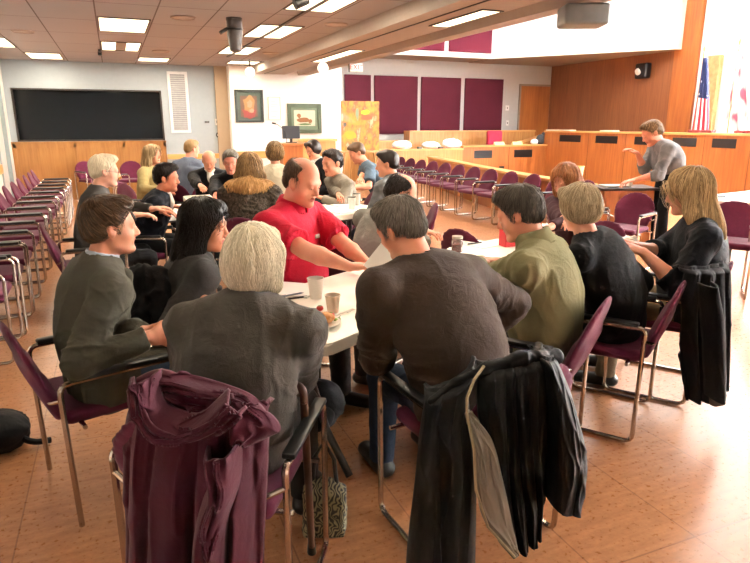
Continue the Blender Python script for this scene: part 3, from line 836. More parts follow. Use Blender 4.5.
struct('ceiling_hall', MB().b2((4.5, YN, TOP), (XR + .2, 5.45, TOP + .1)).b2((4.5, 13.55, TOP), (XR + .2, 16.4, TOP + .1)).b2((4.5, 5.45, TOP), (6.6, 13.55, TOP + .1)).b2((11.2, 5.45, TOP), (XR + .2, 13.55, TOP + .1)), plain('hall_ceiling_white', 'e4e1dc', .85, var=.01))
struct('wall_front', MB().b2((XL - .2, YN - .15, 0), (XR + .2, YN, TOP + .1)), wallm)

# ------------------------------------------------------------------ ceiling fittings
lens, nt, b_ = newmat('troffer_lens'); b_.inputs['Base Color'].default_value = (.9, .88, .8, 1)
b_.inputs['Emission Color'].default_value = srgb('fff0cf'); b_.inputs['Emission Strength'].default_value = 1.6
lens2, nt, b_ = newmat('troffer_lens_dim'); b_.inputs['Base Color'].default_value = (.8, .75, .65, 1)
b_.inputs['Emission Color'].default_value = srgb('f0dcb4'); b_.inputs['Emission Strength'].default_value = .9
lightfr = plain('troffer_frame', '4a4039', .5)
def troffer(x, y, w_, l_, label, split=False, z=CZ, power=55, grp='ceiling light panels'):
    e = empty('ceiling_light', (x + w_ / 2, y + l_ / 2, z), 0, label, 'ceiling light', grp)
    a, b = w_ / 2, l_ / 2
    MB().b2((-a - .02, -b - .02, -.012), (-a, b + .02, -.001)).b2((a, -b - .02, -.012), (a + .02, b + .02, -.001)).b2((-a, -b - .02, -.012), (a, -b, -.001)).b2((-a, b, -.012), (a, b + .02, -.001)).build('frame', lightfr, e)
    if split:
        MB().b2((-a, -b, -.008), (-a * .28, b, -.001)).build('lens', lens, e)
        MB().b2((a * .28, -b, -.008), (a, b, -.001)).build('lens', lens, e)
        MB().b2((-a * .28, -b, -.006), (a * .28, b, -.001)).build('centre_panel', beamm, e)
    else: MB().b2((-a, -b, -.008), (a, b, -.001)).build('lens', lens, e)
    if power:
        L = bpy.data.lights.new('troffer', 'AREA'); L.shape = 'RECTANGLE'; L.size = w_; L.size_y = l_; L.energy = power; L.color = (1, .86, .66)
        lo = bpy.data.objects.new('troffer_lamp', L); C.objects.link(lo); lo.parent = e; lo.location = (0, 0, -.02)
troffer(-.02, 8.65, .58, 1.2, 'bright ceiling light panel above the dark window, nearest of its row', power=45)
troffer(-.02, 11.1, .58, 1.2, 'ceiling light panel with a dark strip down its middle', True, power=30)
troffer(-1.33, 13.3, .56, 1.1, 'ceiling light panel nearest the left corner of the back wall', power=30)
troffer(.63, 13.4, .56, .75, 'small ceiling light panel at the back wall above the louvred vent', power=25)
troffer(-1.98 + .06, 11.2, .55, 1.3, 'ceiling light panel cut by the left edge of the photo', power=30)
troffer(1.93, 6.05, .56, 1.2, 'ceiling light panel at the top edge, crossed by a black spotlight', power=55)
troffer(1.93, 8.45, .56, 1.22, 'large ceiling light panel right of the hanging grey speaker', power=50)
troffer(1.93, 10.95, .55, 1.15, 'ceiling light panel just behind the hanging grey speaker', power=40)
troffer(2.4, 13.35, .6, .65, 'smallest ceiling light panel above the framed portrait', power=20)
troffer(-.02, 3.8, .58, 1.2, 'ceiling light panel above the seats, outside the photo', power=18)
troffer(3.51, 5.62, .22, 1.1, 'narrow light panel set into the ceiling beam', z=2.7, power=12, grp='beam light panels')
troffer(3.48, 9.3, .22, 2.0, 'second narrow light panel in the ceiling beam, further back', z=2.7, power=12, grp='beam light panels')
for x, y, r, lb in ((.93, 8.29, .15, 'round white ceiling speaker nearest, between the light panel rows'), (.94, 12.18, .15, 'small round ceiling speaker behind the nearest one'), (2.83, 8.08, .16, 'round ceiling speaker close to the beam'), (2.82, 11.7, .15, 'round ceiling speaker at the far end beside the beam'), (-1.02, 10.36, .15, 'faint round ceiling speaker at the far left')):
    e = empty('ceiling_speaker', (x, y, CZ), 0, lb, 'ceiling speaker', 'round ceiling speakers')
    MB().lathe([(r, -.001), (r, -.012), (r * .93, -.018), (r * .9, -.012), (r * .9, -.001)], seg=28).build('rim', plain('speaker_rim', 'b0a197', .6), e, True)
    MB().lathe([(r * .89, -.002), (r * .89, -.01), (.01, -.012)], seg=28).build('grille', plain('speaker_grille', 'b9aca3', .7, bs=.4, bscale=400), e, True)
# hanging speaker and track spots
def hang(x, y, s, label, arm=True):
    e = empty('hanging_speaker', (x, y, CZ), 0, label, 'speaker'); g = plain('speaker_grey', '4a4442', .45)
    MB().lathe([(.1 * s, 0), (.1 * s, -.03), (.095 * s, -.035), (.095 * s, -.2 * s), (.07 * s, -.38 * s), (.03 * s, -.40 * s)], seg=24).build('body', g, e, True)
    MB().lathe([(.098 * s, -.12 * s), (.103 * s, -.125 * s), (.103 * s, -.14 * s), (.098 * s, -.145 * s)], seg=24).build('ring', plain('speaker_ring', '1c1a1a', .4), e, True)
    if arm:
        MB().tube([(-.09 * s, -.02, -.13 * s), (-.16 * s, -.05, -.17 * s), (-.19 * s, -.06, -.19 * s)], .022 * s, 10).build('bracket', blackplastic, e, True)
p = onz(234, 18, CZ); hang(p[0], p[1], 1.0, 'grey cylindrical speaker hanging from the ceiling with a black bracket')
e = empty('track_spotlight', tuple(onz(303, -6, CZ)), 0, 'black spotlight head hanging at the top edge of the photo', 'spotlight')
MB().tube([(0, 0, 0), (0, 0, -.06)], .012, 8).build('stem', blackplastic, e, True)
MB().tube([(.05, 0, -.05), (-.09, 0, -.1)], [.04, .055], 14).build('lamp_head', blackplastic, e, True)
tag(MB().b2((2.17, 4.6, CZ - .02), (2.21, 12.6, CZ - .001)).build('track_rail', plain('rail_dark', '3a322e', .5)), 'long dark lighting track rail running along the ceiling', 'track rail')
tag(MB().b2((-.09, 12.3, CZ - .035), (-.05, 13.2, CZ - .001), .004).box((-.07, 12.6, CZ - .05), (.06, .12, .05)).build('ceiling_bracket', blackplastic), 'small black bracket on the ceiling beside the split light panel', 'bracket')
for (x, y, z), lb in ((onz(250, 72, 2.62), 'round white globe lamp at the top of the picture wall'), (onz(323, 68, 2.6), 'white globe lamp under the end of the ceiling beam')):
    e = empty('globe_lamp', (x, y, z), 0, lb, 'wall lamp'); gm, nt, b_ = newmat('globe_glass'); b_.inputs['Emission Color'].default_value = (1, .95, .85, 1); b_.inputs['Emission Strength'].default_value = 1.2
    MB().sphere((0, 0, 0), .1, 20, 12).build('globe', gm, e, True)
    MB().tube([(0, 0, .08), (0, 0, (CZ if x < 3 else 2.7) - z)], .015, 12).build('mount', lightfr, e, True)
# projector hanging on the beam edge
px_ = onz(583, 14, 2.62); e = empty('projector', tuple(px_), math.radians(-25), 'grey ceiling projector hanging at the edge of the beam', 'projector')
MB().box((0, 0, -.02), (.42, .34, .19), None, .03, 3).build('body', plain('projector_grey', '7a8284', .45), e, True)
MB().box((0, -.152, .0), (.13, .01, .09), None, .003).build('connector_panel', plain('projector_dark', '2c2e30', .4), e)
MB().tube([(-.185, .02, 0), (-.2, .02, 0)], .04, 16).build('lens', plain('lens_black', '111111', .1), e, True)
m = MB()
for i in range(5): m.box((.09, -.152, -.045 + i * .022), (.11, .008, .008))
m.build('vent_slot', blackplastic, e); MB().box((0, 0, .25), (.05, .05, .36)).build('mounting_pole', plain('pole_grey', '8a8a88', .4), e)
# exit sign
p = onz(356, 67, 2.62); d_ = math.hypot(p[0], p[1])
q = W(356, 67.5, 11.6); e = empty('exit_sign', tuple(q), 0, 'exit sign with red letters hanging from the beam above the easel', 'exit sign')
MB().box((0, 0, 0), (.26, .05, .15), None, .008).build('body', plain('sign_body', 'f1ece8', .5), e)
MB().b2((-.145, -.02, -.09), (-.135, .02, .14)).build('side_bracket', plain('bracket_grey', '5c5650', .5), e)
def text(body, name, size, mat, parent, loc, rot, ext=.001, align='CENTER'):
    c = bpy.data.curves.new(name, 'FONT'); c.body = body; c.size = size; c.extrude = ext; c.align_x = align; c.align_y = 'CENTER'
    o = bpy.data.objects.new(name, c); C.objects.link(o); c.materials.append(mat); bpy.context.view_layer.update(); me = bpy.data.meshes.new_from_object(o.evaluated_get(bpy.context.evaluated_depsgraph_get())); bpy.data.objects.remove(o); o = bpy.data.objects.new(name, me); C.objects.link(o); o.parent = parent; o.location = loc; o.rotation_euler = rot; return o
text('EXIT', 'lettering', .13, plain('sign_red', 'c8402e', .5), e, (0, -.0265, 0), (PI / 2, 0, 0))
MB().b2((-.02, -.01, .07), (.02, .01, .3)).build('hanger', plain('bracket_grey', '5c5650', .5), e)

# ------------------------------------------------------------------ things on the walls
def picture(x0, x1, z0, z1, y, frame_w, fm, mats, label, cat='picture', mat2=None, art=None, name='framed_picture'):
    e = empty(name, ((x0 + x1) / 2, y, (z0 + z1) / 2), 0, label, cat); a = (x1 - x0) / 2; b = (z1 - z0) / 2; f = frame_w
    MB().b2((-a, -.04, -b), (-a + f, 0, b), .004).b2((a - f, -.04, -b), (a, 0, b), .004).b2((-a + f, -.04, b - f), (a - f, 0, b), .004).b2((-a + f, -.04, -b), (a - f, 0, -b + f), .004).build('frame', fm, e)
    MB().b2((-a + f, -.02, -b + f), (a - f, -.002, b - f)).build('mat_board', mats, e)
    if art: art(e, a, b)
    return e
def blob(mb, c, r, y, n=14, seed=1, sx=1, sz=1):
    rr = random.Random(seed); pts = []
    for k in range(n):
        t = 2 * PI * k / n; q = r * rr.uniform(.75, 1.15); pts.append((c[0] + q * sx * math.cos(t), c[1] + q * sz * math.sin(t)))
    mb.prism(pts, y - .002, y, 'y')
def art_portrait(e, a, b):
    MB().b2((-a * .62, -.023, -b * .66), (a * .55, -.021, b * .62)).build('portrait_ground', M_('pic_brown', '5a3b28', .6), e)
    for nm, c, r, sx, sz, col, yy in (('robe', (0, -.14), .17, 1, .8, '7c2a22', -.024), ('head_scarf', (0, .06), .17, .85, 1.1, '8d6a3c', -.026), ('painted_face', (.01, .05), .085, .8, 1.05, 'b08468', -.028), ('painted_hand', (.05, -.1), .06, 1, .8, 'b08a70', -.029)):
        m = MB(); blob(m, c, r, yy, 16, 3, sx, sz); m.build(nm, M_('pic_' + col, col, .6), e)
picture(2.62, 3.27, 1.63, 2.35, 14.499, .06, M_('frame_black_green', '1c241f', .4), M_('mat_green', '3c4a40', .7), 'dark framed portrait painting of a figure in red on the white wall', art=art_portrait)
def art_doc(e, a, b):
    m = MB()
    for i in range(7): m.b2((-a * .6, -.022, b * .55 - i * .055), (a * (.6 if i % 3 else .2), -.0205, b * .55 - i * .055 + .012))
    m.build('faint_text_lines', M_('doc_grey', 'b9b4b0', .7), e)
picture(3.38, 3.67, 1.69, 2.2, 14.499, .012, M_('frame_pale', 'c7b3a4', .4), M_('paper_white', 'efeae4', .7), 'small pale framed certificate between the two larger pictures', art=art_doc)
def art_land(e, a, b):
    MB().b2((-a * .62, -.024, -b * .5), (a * .62, -.021, b * .55)).build('painting_ground', M_('pic_cream', 'cfc8b0', .6), e)
    m = MB(); blob(m, (-.02, -.03), .11, -.026, 12, 4, 1.5, .6); blob(m, (-.14, .06), .05, -.027, 10, 5); blob(m, (.13, -.06), .05, -.027, 10, 6); m.build('painted_animal', M_('pic_tan', '8a5a2c', .6), e)
    m = MB(); blob(m, (0, -.13), .07, -.0262, 12, 8, 2.6, .35); m.build('painted_grass', M_('pic_green', '54703a', .6), e)
picture(3.83, 4.66, 1.38, 2.06, 14.499, .09, M_('frame_green', '48553e', .5), M_('mat_pale_green', '6f8068', .7), 'green framed watercolour of an animal above the lectern monitor', art=art_land)
for px, py, w_, h_, lb, col in ((207, 122, .1, .04, 'small dark wall plate left of the light switch', '4a4a48'), (217, 122, .09, .14, 'pale wall thermostat box beside the tan column', 'cfcac4'), (219, 135, .13, .13, 'round black and white dial sign on the wall under the thermostat', '3a3a3c')):
    p = ony(px, py, YB - .001); e = empty('wall_plate', tuple(p), 0, lb, 'wall plate')
    if w_ == .13:
        MB().lathe([(.07, 0), (.07, .02), (.065, .024)], seg=20, R=Matrix.Rotation(PI / 2, 3, 'X')).build('dial', M_('plate_' + col, col, .5), e, True)
        MB().box((0, -.026, 0), (.09, .004, .02)).build('pale_stripe', M_('plate_white', 'e8e6e2', .5), e)
    else:
        MB().box((0, -.012, 0), (w_, .024, h_), None, .004).build('cover', M_('plate_' + col, col, .5), e)
        MB().box((0, -.027, 0), (w_ * .4, .006, h_ * .4), None, .001).build('switch', M_('plate_dark', '6a6764', .5), e)
for py, w_, lb in ((108, .13, 'upper white control box on the wall beside the dais door'), (123, .09, 'lower white switch plate beside the dais door')):
    p = ony(507, py, YP - .001); e = empty('wall_switch', tuple(p), 0, lb, 'switch')
    MB().box((0, -.012, 0), (w_, .024, .16), None, .004).build('cover', M_('plate_white', 'e8e6e2', .5), e); MB().box((0, -.028, 0), (.03, .01, .06), None, .002).build('switch', M_('plate_dark', '6a6764', .5), e)
# wall speaker on the wood wall
p = onx(646.5, 71, XR); e = empty('wall_speaker', (XR, p[1], p[2]), 0, 'small black and white camera box mounted on the wooden wall', 'camera')
MB().box((-.13, 0, 0), (.2, .42, .4), None, .05, 3).build('housing', M_('camera_black', '17171a', .35), e, True)
MB().tube([(-.23, .06, -.02), (-.28, .07, -.04)], [.1, .08], 14).build('lens_cover', M_('camera_white', 'dcdad6', .35), e, True)
MB().box((-.015, 0, 0), (.03, .2, .2)).build('mount', blackplastic, e)

# ------------------------------------------------------------------ dais joinery
def counter(name, label, pts, z0, z1, depth, mat, tmat, over=.04, tt=.045, inward=1, cat='bench desk', grp=None):
    """front panels along pts, worktop on them, set back by depth to the left-hand side (inward=1)"""
    e = empty(name, (pts[0][0], pts[0][1], 0), 0, label, cat, grp); o = V(*pts[0], 0); P = [V(a, b, 0) - o for a, b in pts]
    N = []
    for i in range(len(P)):
        a = P[max(i - 1, 0)]; b = P[min(i + 1, len(P) - 1)]; d = nrm(b - a); N.append(V(-d[1], d[0], 0) * inward)
    def band(off0, off1, za, zb, nm, mt):
        A = [(p + n * off0)[:2] for p, n in zip(P, N)]; B = [(p + n * off1)[:2] for p, n in zip(P, N)]
        mb = MB()
        for i in range(len(P) - 1): mb.prism([tuple(A[i]), tuple(A[i + 1]), tuple(B[i + 1]), tuple(B[i])], za, zb)
        return mb.build(nm, mt, e)
    band(0, .05, z0, z1 - tt, 'front_panel', mat); band(-over, depth, z1 - tt, z1, 'worktop', tmat)
    return e, P, N
black_insert = M_('black_insert', '1b1b1c', .35)
e, P, N = counter('dais_desk', 'long orange oak dais desk with black panels behind the standing man', [(12, 15.45), (12.0, 5.0)], 0, 1.40, .62, woodo, woodtop, inward=1)
for y0, y1 in ((14.75, 13.86), (13.27, 12.48), (11.9, 11.15), (10.75, 10.1), (9.7, 9.13), (8.5, 7.9)):
    MB().b2((-.012, y1 - 15.45, 1.1), (-.0005, y0 - 15.45, 1.29), .003).build('black_panel', black_insert, e)
m = MB()
for y in (13.55, 12.2, 11.0, 9.9, 8.8): m.b2((-.004, y - 15.45 - .006, 0), (.002, y - 15.45 + .006, 1.35))
m.build('panel_joint', M_('joint_brown', '6d3c1c', .6), e)
MB().b2((0.05, -.05, 0), (.6, 0, 1.35)).build('end_panel', woodo, e)
y_ = 15.3
xl, xr = ony(463, 146, y_)[0], 11.98
e, P, N = counter('dais_desk', 'lower oak dais desk with two black panels in front of the red chair', [(xl, y_), (xr, y_)], 0, 1.0, .55, woodo, woodtopx)
for a, b in ((474, 492), (514, 532)):
    xa = ony(a, 155, y_)[0] - xl; xb = ony(b, 155, y_)[0] - xl; MB().b2((xa, -.012, .64), (xb, -.0005, .86), .003).build('black_panel', black_insert, e)
MB().b2((1.55, -.006, 0), (1.565, 0, .95)).build('panel_joint', M_('joint_brown', '6d3c1c', .6), e)
p = ony(501.5, 171, y_); MB().b2((p[0] - xl - .09, -.012, .3), (p[0] - xl + .08, -.0005, .4), .003).build('socket_plate', black_insert, e)
# left desk with the bags, back bench, side ramp
xa, xb = 6.5, xl
e, P, N = counter('dais_desk', 'pale oak desk carrying the white plastic bags', [(xa, y_), (xb, y_)], 0, .93, .5, woodl, woodtopx)
xa = ony(412, 132, 16.7)[0]
e, P, N = counter('back_bench', 'long oak back bench wall below the maroon wall panels', [(xa, 16.7), (ony(535, 131, 16.7)[0], 16.7)], 0, 1.40, .3, woodl, woodtopx, cat='bench')
MB().b2((-.1, -.05, 0), (0, .35, 1.4)).build('end_panel', woodl, e)
e, P, N = counter('back_bench', 'lower oak back bench at the left behind the easel', [(5.3, 16.5), (xa - .15, 16.5)], 0, 1.13, .3, woodl, woodtopx, cat='bench')
a = W(516, 146, 17.2); b = W(541, 133, 17.6)
e = empty('ramp_rail', (0, 0, 0), 0, 'sloping oak rail between the back bench and the tall dais desk', 'rail'); pa = ony(519, 147, 15.95); pb = ony(541, 132, 16.9)
m = MB(); dv = Vector(pb - pa); m.prism([(pa[0] - .15, pa[2] - 1.0), (pb[0] - .1, pa[2] - 1.0), (pb[0] - .1, pb[2] - .02), (pa[0] - .15, pa[2] - .02)], 15.95, 16.0, 'y')
m.build('side_panel', woodo, e); m = MB(); m.prism([(pa[0] - .3, pa[2] - .02), (pb[0] + .05, pb[2] - .02), (pb[0] + .05, pb[2] + .05), (pa[0] - .3, pa[2] + .03)], 15.9, 16.35, 'y'); m.build('sloping_cap', woodl, e)
# low rail behind the middle chair row
rail = [(7.76, 14.85), (7.55, 14.0), (6.85, 10.9), (6.4, 8.6), (6.22, 7.0)]
e, P, N = counter('low_rail', 'low curved oak rail running behind the middle row of chairs', rail, 0, .76, .2, woodo, woodtop, inward=1, over=.06, cat='rail')
# red dais chair
p = ony(495, 146, 15.95); e = empty('dais_chair', (p[0], 15.95, 0), 0, 'bright red upholstered chair behind the lower dais desk', 'chair')
redf = cloth('red_upholstery', 'b3324a', .8, .08, 8, 300, .2)
solid('backrest', [Box((0, .06, 1.15), (.2, .03, .2), None, .05, .02)], .02, redf, e); solid('seat', [Box((0, -.2, .66), (.2, .2, .03), None, .04, .02)], .02, redf, e)
MB().tube([(0, -.1, .02), (0, -.1, .64)], .04, 12).build('pedestal', blackplastic, e, True); MB().lathe([(.25, 0), (.25, .02), (.05, .05)], (0, -.1, 0)).build('base', blackplastic, e, True)
# white bags on the desk
bagm, nt, b_ = newmat('plastic_bag'); b_.inputs['Base Color'].default_value = (.85, .85, .87, 1); b_.inputs['Roughness'].default_value = .35; b_.inputs['Subsurface Weight'].default_value = .3
for i, (px, w_, h_, lb) in enumerate(((402, .28, .2, 'white plastic bag on the left end of the desk, partly behind the bench end'), (431, .27, .17, 'white plastic bag in the middle of the pale desk'), (452, .3, .23, 'largest white plastic bag, next to the lower dais desk'))):
    p = ony(px, 150, y_ + .2); e = empty('plastic_bag', (p[0], y_ + .22, .93), 0, lb, 'plastic bag', 'white plastic bags on the desk')
    solid('bag_body', [Ell((0, 0, h_ * .55), (w_, .16, h_ * .62), None, .05), Ell((w_ * .4, 0, h_ * .35), (w_ * .6, .15, h_ * .4), None, .05), Plane((0, 0, .004), (0, 0, -1))], .02, bagm, e, folds=.02, fs=(9, 9, 9), fo=i * 3)
for px, lb in ((419, 'small black object between the first two plastic bags'), (440, 'small black object between the last two plastic bags')):
    p = ony(px, 152, y_ + .08); tag(MB().box((p[0], y_ + .05, .93 + .03), (.13, .09, .06), None, .01).build('desk_microphone_base', blackplastic), lb, 'microphone base')
for px, lb in ((499, 'left cream name plate on the lower dais desk'), (517, 'right cream name plate on the lower dais desk')):
    p = ony(px, 144, y_ + .1); mb = MB(); mb.prism([(-.06, 0), (.06, 0), (0, .09)], -.17, .17, 'x'); o = mb.build('name_plate', M_('cream_card', 'e8cf9a', .6)); o.location = (p[0], y_ + .1, 1.001); tag(o, lb, 'name plate', 'cream name plates')
for px, w_, lb in ((556, .5, 'stack of white papers on the left end of the tall dais desk'), (608, .3, 'white papers on top of the tall dais desk, left of the standing man'), (566, .3, 'cream folder on top of the tall dais desk')):
    p = onx(px, 131, 12.2); tag(MB().box((12.25, p[1], 1.415), (.22, w_ * 1.6, .03), None, .003).build('paper_stack', M_('paper_cream', 'ece2cc', .7)), lb, 'papers')
p = ony(537, 146, y_ + .3); e = empty('white_pouch', (p[0] - .15, y_ + .25, 1.0), 0, 'small white bag beside a grey bundle on the lower dais desk', 'bag')
solid('pouch', [Ell((0, 0, .07), (.12, .09, .09), None, .03), Plane((0, 0, .002), (0, 0, -1))], .015, bagm, e, folds=.01)
e = empty('grey_bundle', (p[0] + .1, y_ + .28, 1.0), 0, 'dark grey bundle leaning against the tall dais desk', 'bundle')
solid('bundle', [Ell((0, 0, .14), (.14, .12, .15), None, .03), Ell((.1, 0, .22), (.06, .08, .13), None, .03), Plane((0, 0, .002), (0, 0, -1))], .015, cloth('bundle_grey', '55565a'), e, folds=.015)
# small cream tub near the red haired woman (on the low rail)
# flag
def flagmat():
    m, nt, b = newmat('flag_cloth'); t = nt.nodes.new('ShaderNodeTexCoord'); sp_ = nt.nodes.new('ShaderNodeSeparateXYZ'); nt.links.new(t.outputs['UV'], sp_.inputs[0])
    w = nt.nodes.new('ShaderNodeMath'); w.operation = 'MULTIPLY'; w.inputs[1].default_value = 6.5; nt.links.new(sp_.outputs[0], w.inputs[0])
    fr_ = nt.nodes.new('ShaderNodeMath'); fr_.operation = 'FRACT'; nt.links.new(w.outputs[0], fr_.inputs[0])
    c = ramp(nt, fr_.outputs[0], [(0, srgb('b3263a')), (.5, srgb('eeeaea'))]); c.node.color_ramp.interpolation = 'CONSTANT'
    vo = nt.nodes.new('ShaderNodeTexVoronoi'); vo.inputs['Scale'].default_value = 11; nt.links.new(t.outputs['UV'], vo.inputs['Vector'])
    cs = ramp(nt, vo.outputs['Distance'], [(0, srgb('f2f2f2')), (.16, srgb('27305f'))]); cs.node.color_ramp.interpolation = 'CONSTANT'
    a = nt.nodes.new('ShaderNodeMath'); a.operation = 'GREATER_THAN'; a.inputs[1].default_value = .52; nt.links.new(sp_.outputs[1], a.inputs[0])
    mx = nt.nodes.new('ShaderNodeMix'); mx.data_type = 'RGBA'; nt.links.new(a.outputs[0], mx.inputs[0]); nt.links.new(c, mx.inputs[6]); nt.links.new(cs, mx.inputs[7])
    nt.links.new(mx.outputs[2], b.inputs['Base Color']); b.inputs['Roughness'].default_value = .7; return m
def draped_flag(x, y, z0, z1, label, mat, w_=.32, name='flag'):
    e = empty(name, (x, y, 0), 0, label, 'flag')
    MB().tube([(0, 0, .3), (0, 0, z1 + .12)], .016, 10).build('pole', M_('flag_pole', 'c9a35a', .3, metal=.6), e, True)
    MB().lathe([(.001, z1 + .3), (.03, z1 + .2), (.012, z1 + .13), (.02, z1 + .11)], seg=10).build('finial', M_('flag_gold', 'd8b45c', .3, metal=.8), e, True)
    MB().lathe([(.2, 0), (.2, .03), (.04, .08), (.03, .3)]).build('base', M_('flag_base', '6d4a2c', .4), e, True)
    bm = bmesh.new(); uv = bm.loops.layers.uv.new('UVMap'); nu, nv = 26, 20; G = {}
    for j in range(nv + 1):
        t = j / nv; z = z0 + (z1 - z0) * t; ww = w_ * (1 - .75 * t ** 1.3)
        for i in range(nu + 1):
            s_ = i / nu; G[i, j] = bm.verts.new((.05 * math.sin(s_ * 19 + t) * (1 - .6 * t), -(s_ - .15) * ww * 1.0, z - .12 * (s_ * (1 - t))))
    for j in range(nv):
        for i in range(nu):
            f_ = bm.faces.new((G[i, j], G[i + 1, j], G[i + 1, j + 1], G[i, j + 1]))
            for l, (a, b) in zip(f_.loops, ((i, j), (i + 1, j), (i + 1, j + 1), (i, j + 1))): l[uv].uv = (a / nu, b / nv)
    me = bpy.data.meshes.new('cloth'); bm.to_mesh(me); bm.free(); o = link('cloth', me, e, mat); sd = o.modifiers.new('thick', 'SOLIDIFY'); sd.thickness = .006
    return e
fm_ = flagmat()
draped_flag(13.0, 11.05, 1.25, 3.1, 'American flag hanging on a pole behind the dais desk', fm_, .5)
pf = onx(732, 100, 13.0)
def flag2():
    m, nt, b = newmat('pale_flag_cloth'); t = nt.nodes.new('ShaderNodeTexCoord'); n = noise(nt, t.outputs['UV'], 3, 2)
    nt.links.new(ramp(nt, n.outputs['Fac'], [(.45, srgb('f3eeee')), (.6, srgb('d0506a'))]), b.inputs['Base Color']); return m
draped_flag(13.0, pf[1], 1.3, 3.15, 'pale pink and white flag in front of the bright window at the right edge', flag2(), .75)
tag(MB().b2((13.55, onx(716, 100, 13.6)[1], 1.0), (13.69, onx(703, 100, 13.6)[1], 3.2), .03).build('curtain', cloth('pale_curtain', 'b89a6c', .8)), 'yellow curtain strip hanging behind the American flag', 'curtain')
for px0, px1, lb in ((689, 700, 'low dark red box behind the flag, left'), (702, 713, 'low dark red box below the yellow curtain'), (735, 744, 'low dark red box at the foot of the pale flag'), (745, 752, 'low dark red box at the right edge of the photo')):
    a = onx(px0, 128, 12.45)[1]; b = onx(px1, 128, 12.45)[1]
    tag(MB().b2((12.42, b, 1.401), (12.56, a, 1.46), .01).build('document_box', M_('red_box', '7d2a30', .5)), lb, 'box', 'dark red boxes on the tall dais desk')
# ------------------------------------------------------------------ armchairs
chr_mat = chrome
def chair_parts(e, sled=True, coat=True):
    """origin on the floor below the seat centre, the sitter faces +Y"""
    solid('seat', [Box((0, .0, .45), (.195, .19, .004), None, .028, .0), Ell((0, 0, .462), (.2, .2, .03), None, .02)], .012, purple, e)
    a = math.radians(20); R = np.array(Matrix.Rotation(-a, 3, 'X').transposed()) if False else np.array(Matrix.Rotation(a, 3, 'X'))
    c = V(0, -.285, .635)
    B = [Ell(c, (.232, .024, .215), R, .02), Box(c + R @ V(0, .0, -.10), (.165, .002, .085), R, .018, .05), Ell(c + R @ V(0, .075, .03), (.21, .066, .2), R, .02, op='s')]
    solid('backrest', B, .012, purple, e)
    for s in (-1, 1):
        x = s * .275
        if sled: P = rpath([(x, -.23, .6), (x, -.225, .012), (x, .225, .012), (x, .235, .625), (x, -.235, .625), (x, -.23, .56)], .045, 4)
        else: P = rpath([(x, -.22, .0), (x, -.235, .625), (x, .235, .625), (x, .24, .0)], .045, 4)
        MB().tube(P, .0115, 8).build('frame', chr_mat, e, True)
        MB().box((x, .0, .642), (.045, .40, .022), None, .009, 2).build('armrest', blackplastic, e, True)
    MB().tube([(-.275, -.16, .425), (.275, -.16, .425)], .01, 8).tube([(-.275, .15, .425), (.275, .15, .425)], .01, 8).build('seat_rail', chr_mat, e, True)
    MB().tube(rpath([(-.275, -.232, .56), (-.2, -.262, .53), (.2, -.262, .53), (.275, -.232, .56)], .03, 3), .009, 8).build('back_rail', chr_mat, e, True)
def chair_e(loc, azd): return (loc[0], loc[1], 0), -math.radians(azd)
proto = empty('armchair', (-1.0, 4.85, 0)); chair_parts(proto)
proto4 = None
def place(x, y, azd, label, group=None, first=[True]):
    if first[0]: o = proto; first[0] = False
    else: o = copy_tree(proto)
    o.location = (x, y, 0); o.rotation_euler = (0, 0, -math.radians(azd)); o['label'] = label; o['category'] = 'chair'
    if group: o['group'] = group
    elif 'group' in o: del o['group']
    return o
ordw = ['nearest', 'second', 'third', 'fourth', 'fifth', 'sixth', 'seventh', 'eighth', 'ninth', 'tenth', 'eleventh', 'twelfth', 'thirteenth', 'fourteenth']
g1 = 'row of purple armchairs along the left wall'
for i in range(13):
    place(-1.0 + random.uniform(-.012, .012), 4.85 + .61 * i, 90 + random.uniform(-2, 2), 'purple armchair in the row along the left wall, ' + ('nearest the camera' if i == 0 else ordw[i] + ' from the near end'), g1)
g2 = 'middle row of purple armchairs before the low rail'
for i in range(12):
    t = i / 11; y = 6.85 + .605 * i; x = 5.78 + max(0, (i - 4)) * .035 + (0 if i > 2 else 0)
    place(x, y, -90 - i * .8, 'purple armchair in the middle row before the oak rail, ' + ('nearest, by the red haired woman' if i == 0 else ordw[i] + ' from the near end'), g2)
place(-.45, 14.2, 150, 'purple armchair by the wood panelling, left of the white haired man', 'armchairs by the back wall')
place(-.12, 13.2, 60, 'purple armchair angled behind the head of the white haired man', 'armchairs by the back wall')
place(.27, 13.9, 185, 'empty purple armchair between the white haired man and the woman in yellow', 'armchairs by the back wall')
# a chair turned away, black capped arms, at the left edge
place(-1.22, 4.05, 80, 'purple armchair cut by the left edge of the photo, behind the man in the blazer')
# chairs round the white table
bw = az(-35)
seatc = dict(brown=V(1.25, 2.05, 0), green=V(1.80, 2.34, 0), short=V(2.41, 2.45, 0))
place(1.195, 1.89, -5, 'purple armchair of the man in the brown sweater with a black jacket over its back')
place(1.80, 2.34, -35, 'purple armchair of the man in the olive shirt')
place(2.41, 2.45, -35, 'purple armchair of the short haired woman in black')
# the four-legged chair of the man in the blazer
e = empty('armchair', (-.14, 2.80, 0), -math.radians(73), 'dark purple armchair with straight legs under the man in the grey blazer', 'chair'); chair_parts(e, False)
place(.26, 1.91, 32, 'purple armchair of the white haired woman with a maroon coat over its back')
place(3.02, 2.66, -35, 'purple armchair of the long haired blonde woman with a black coat over its back')
place(2.68, 4.08, 72, 'bright purple armchair seen beyond the table behind the glass jar')
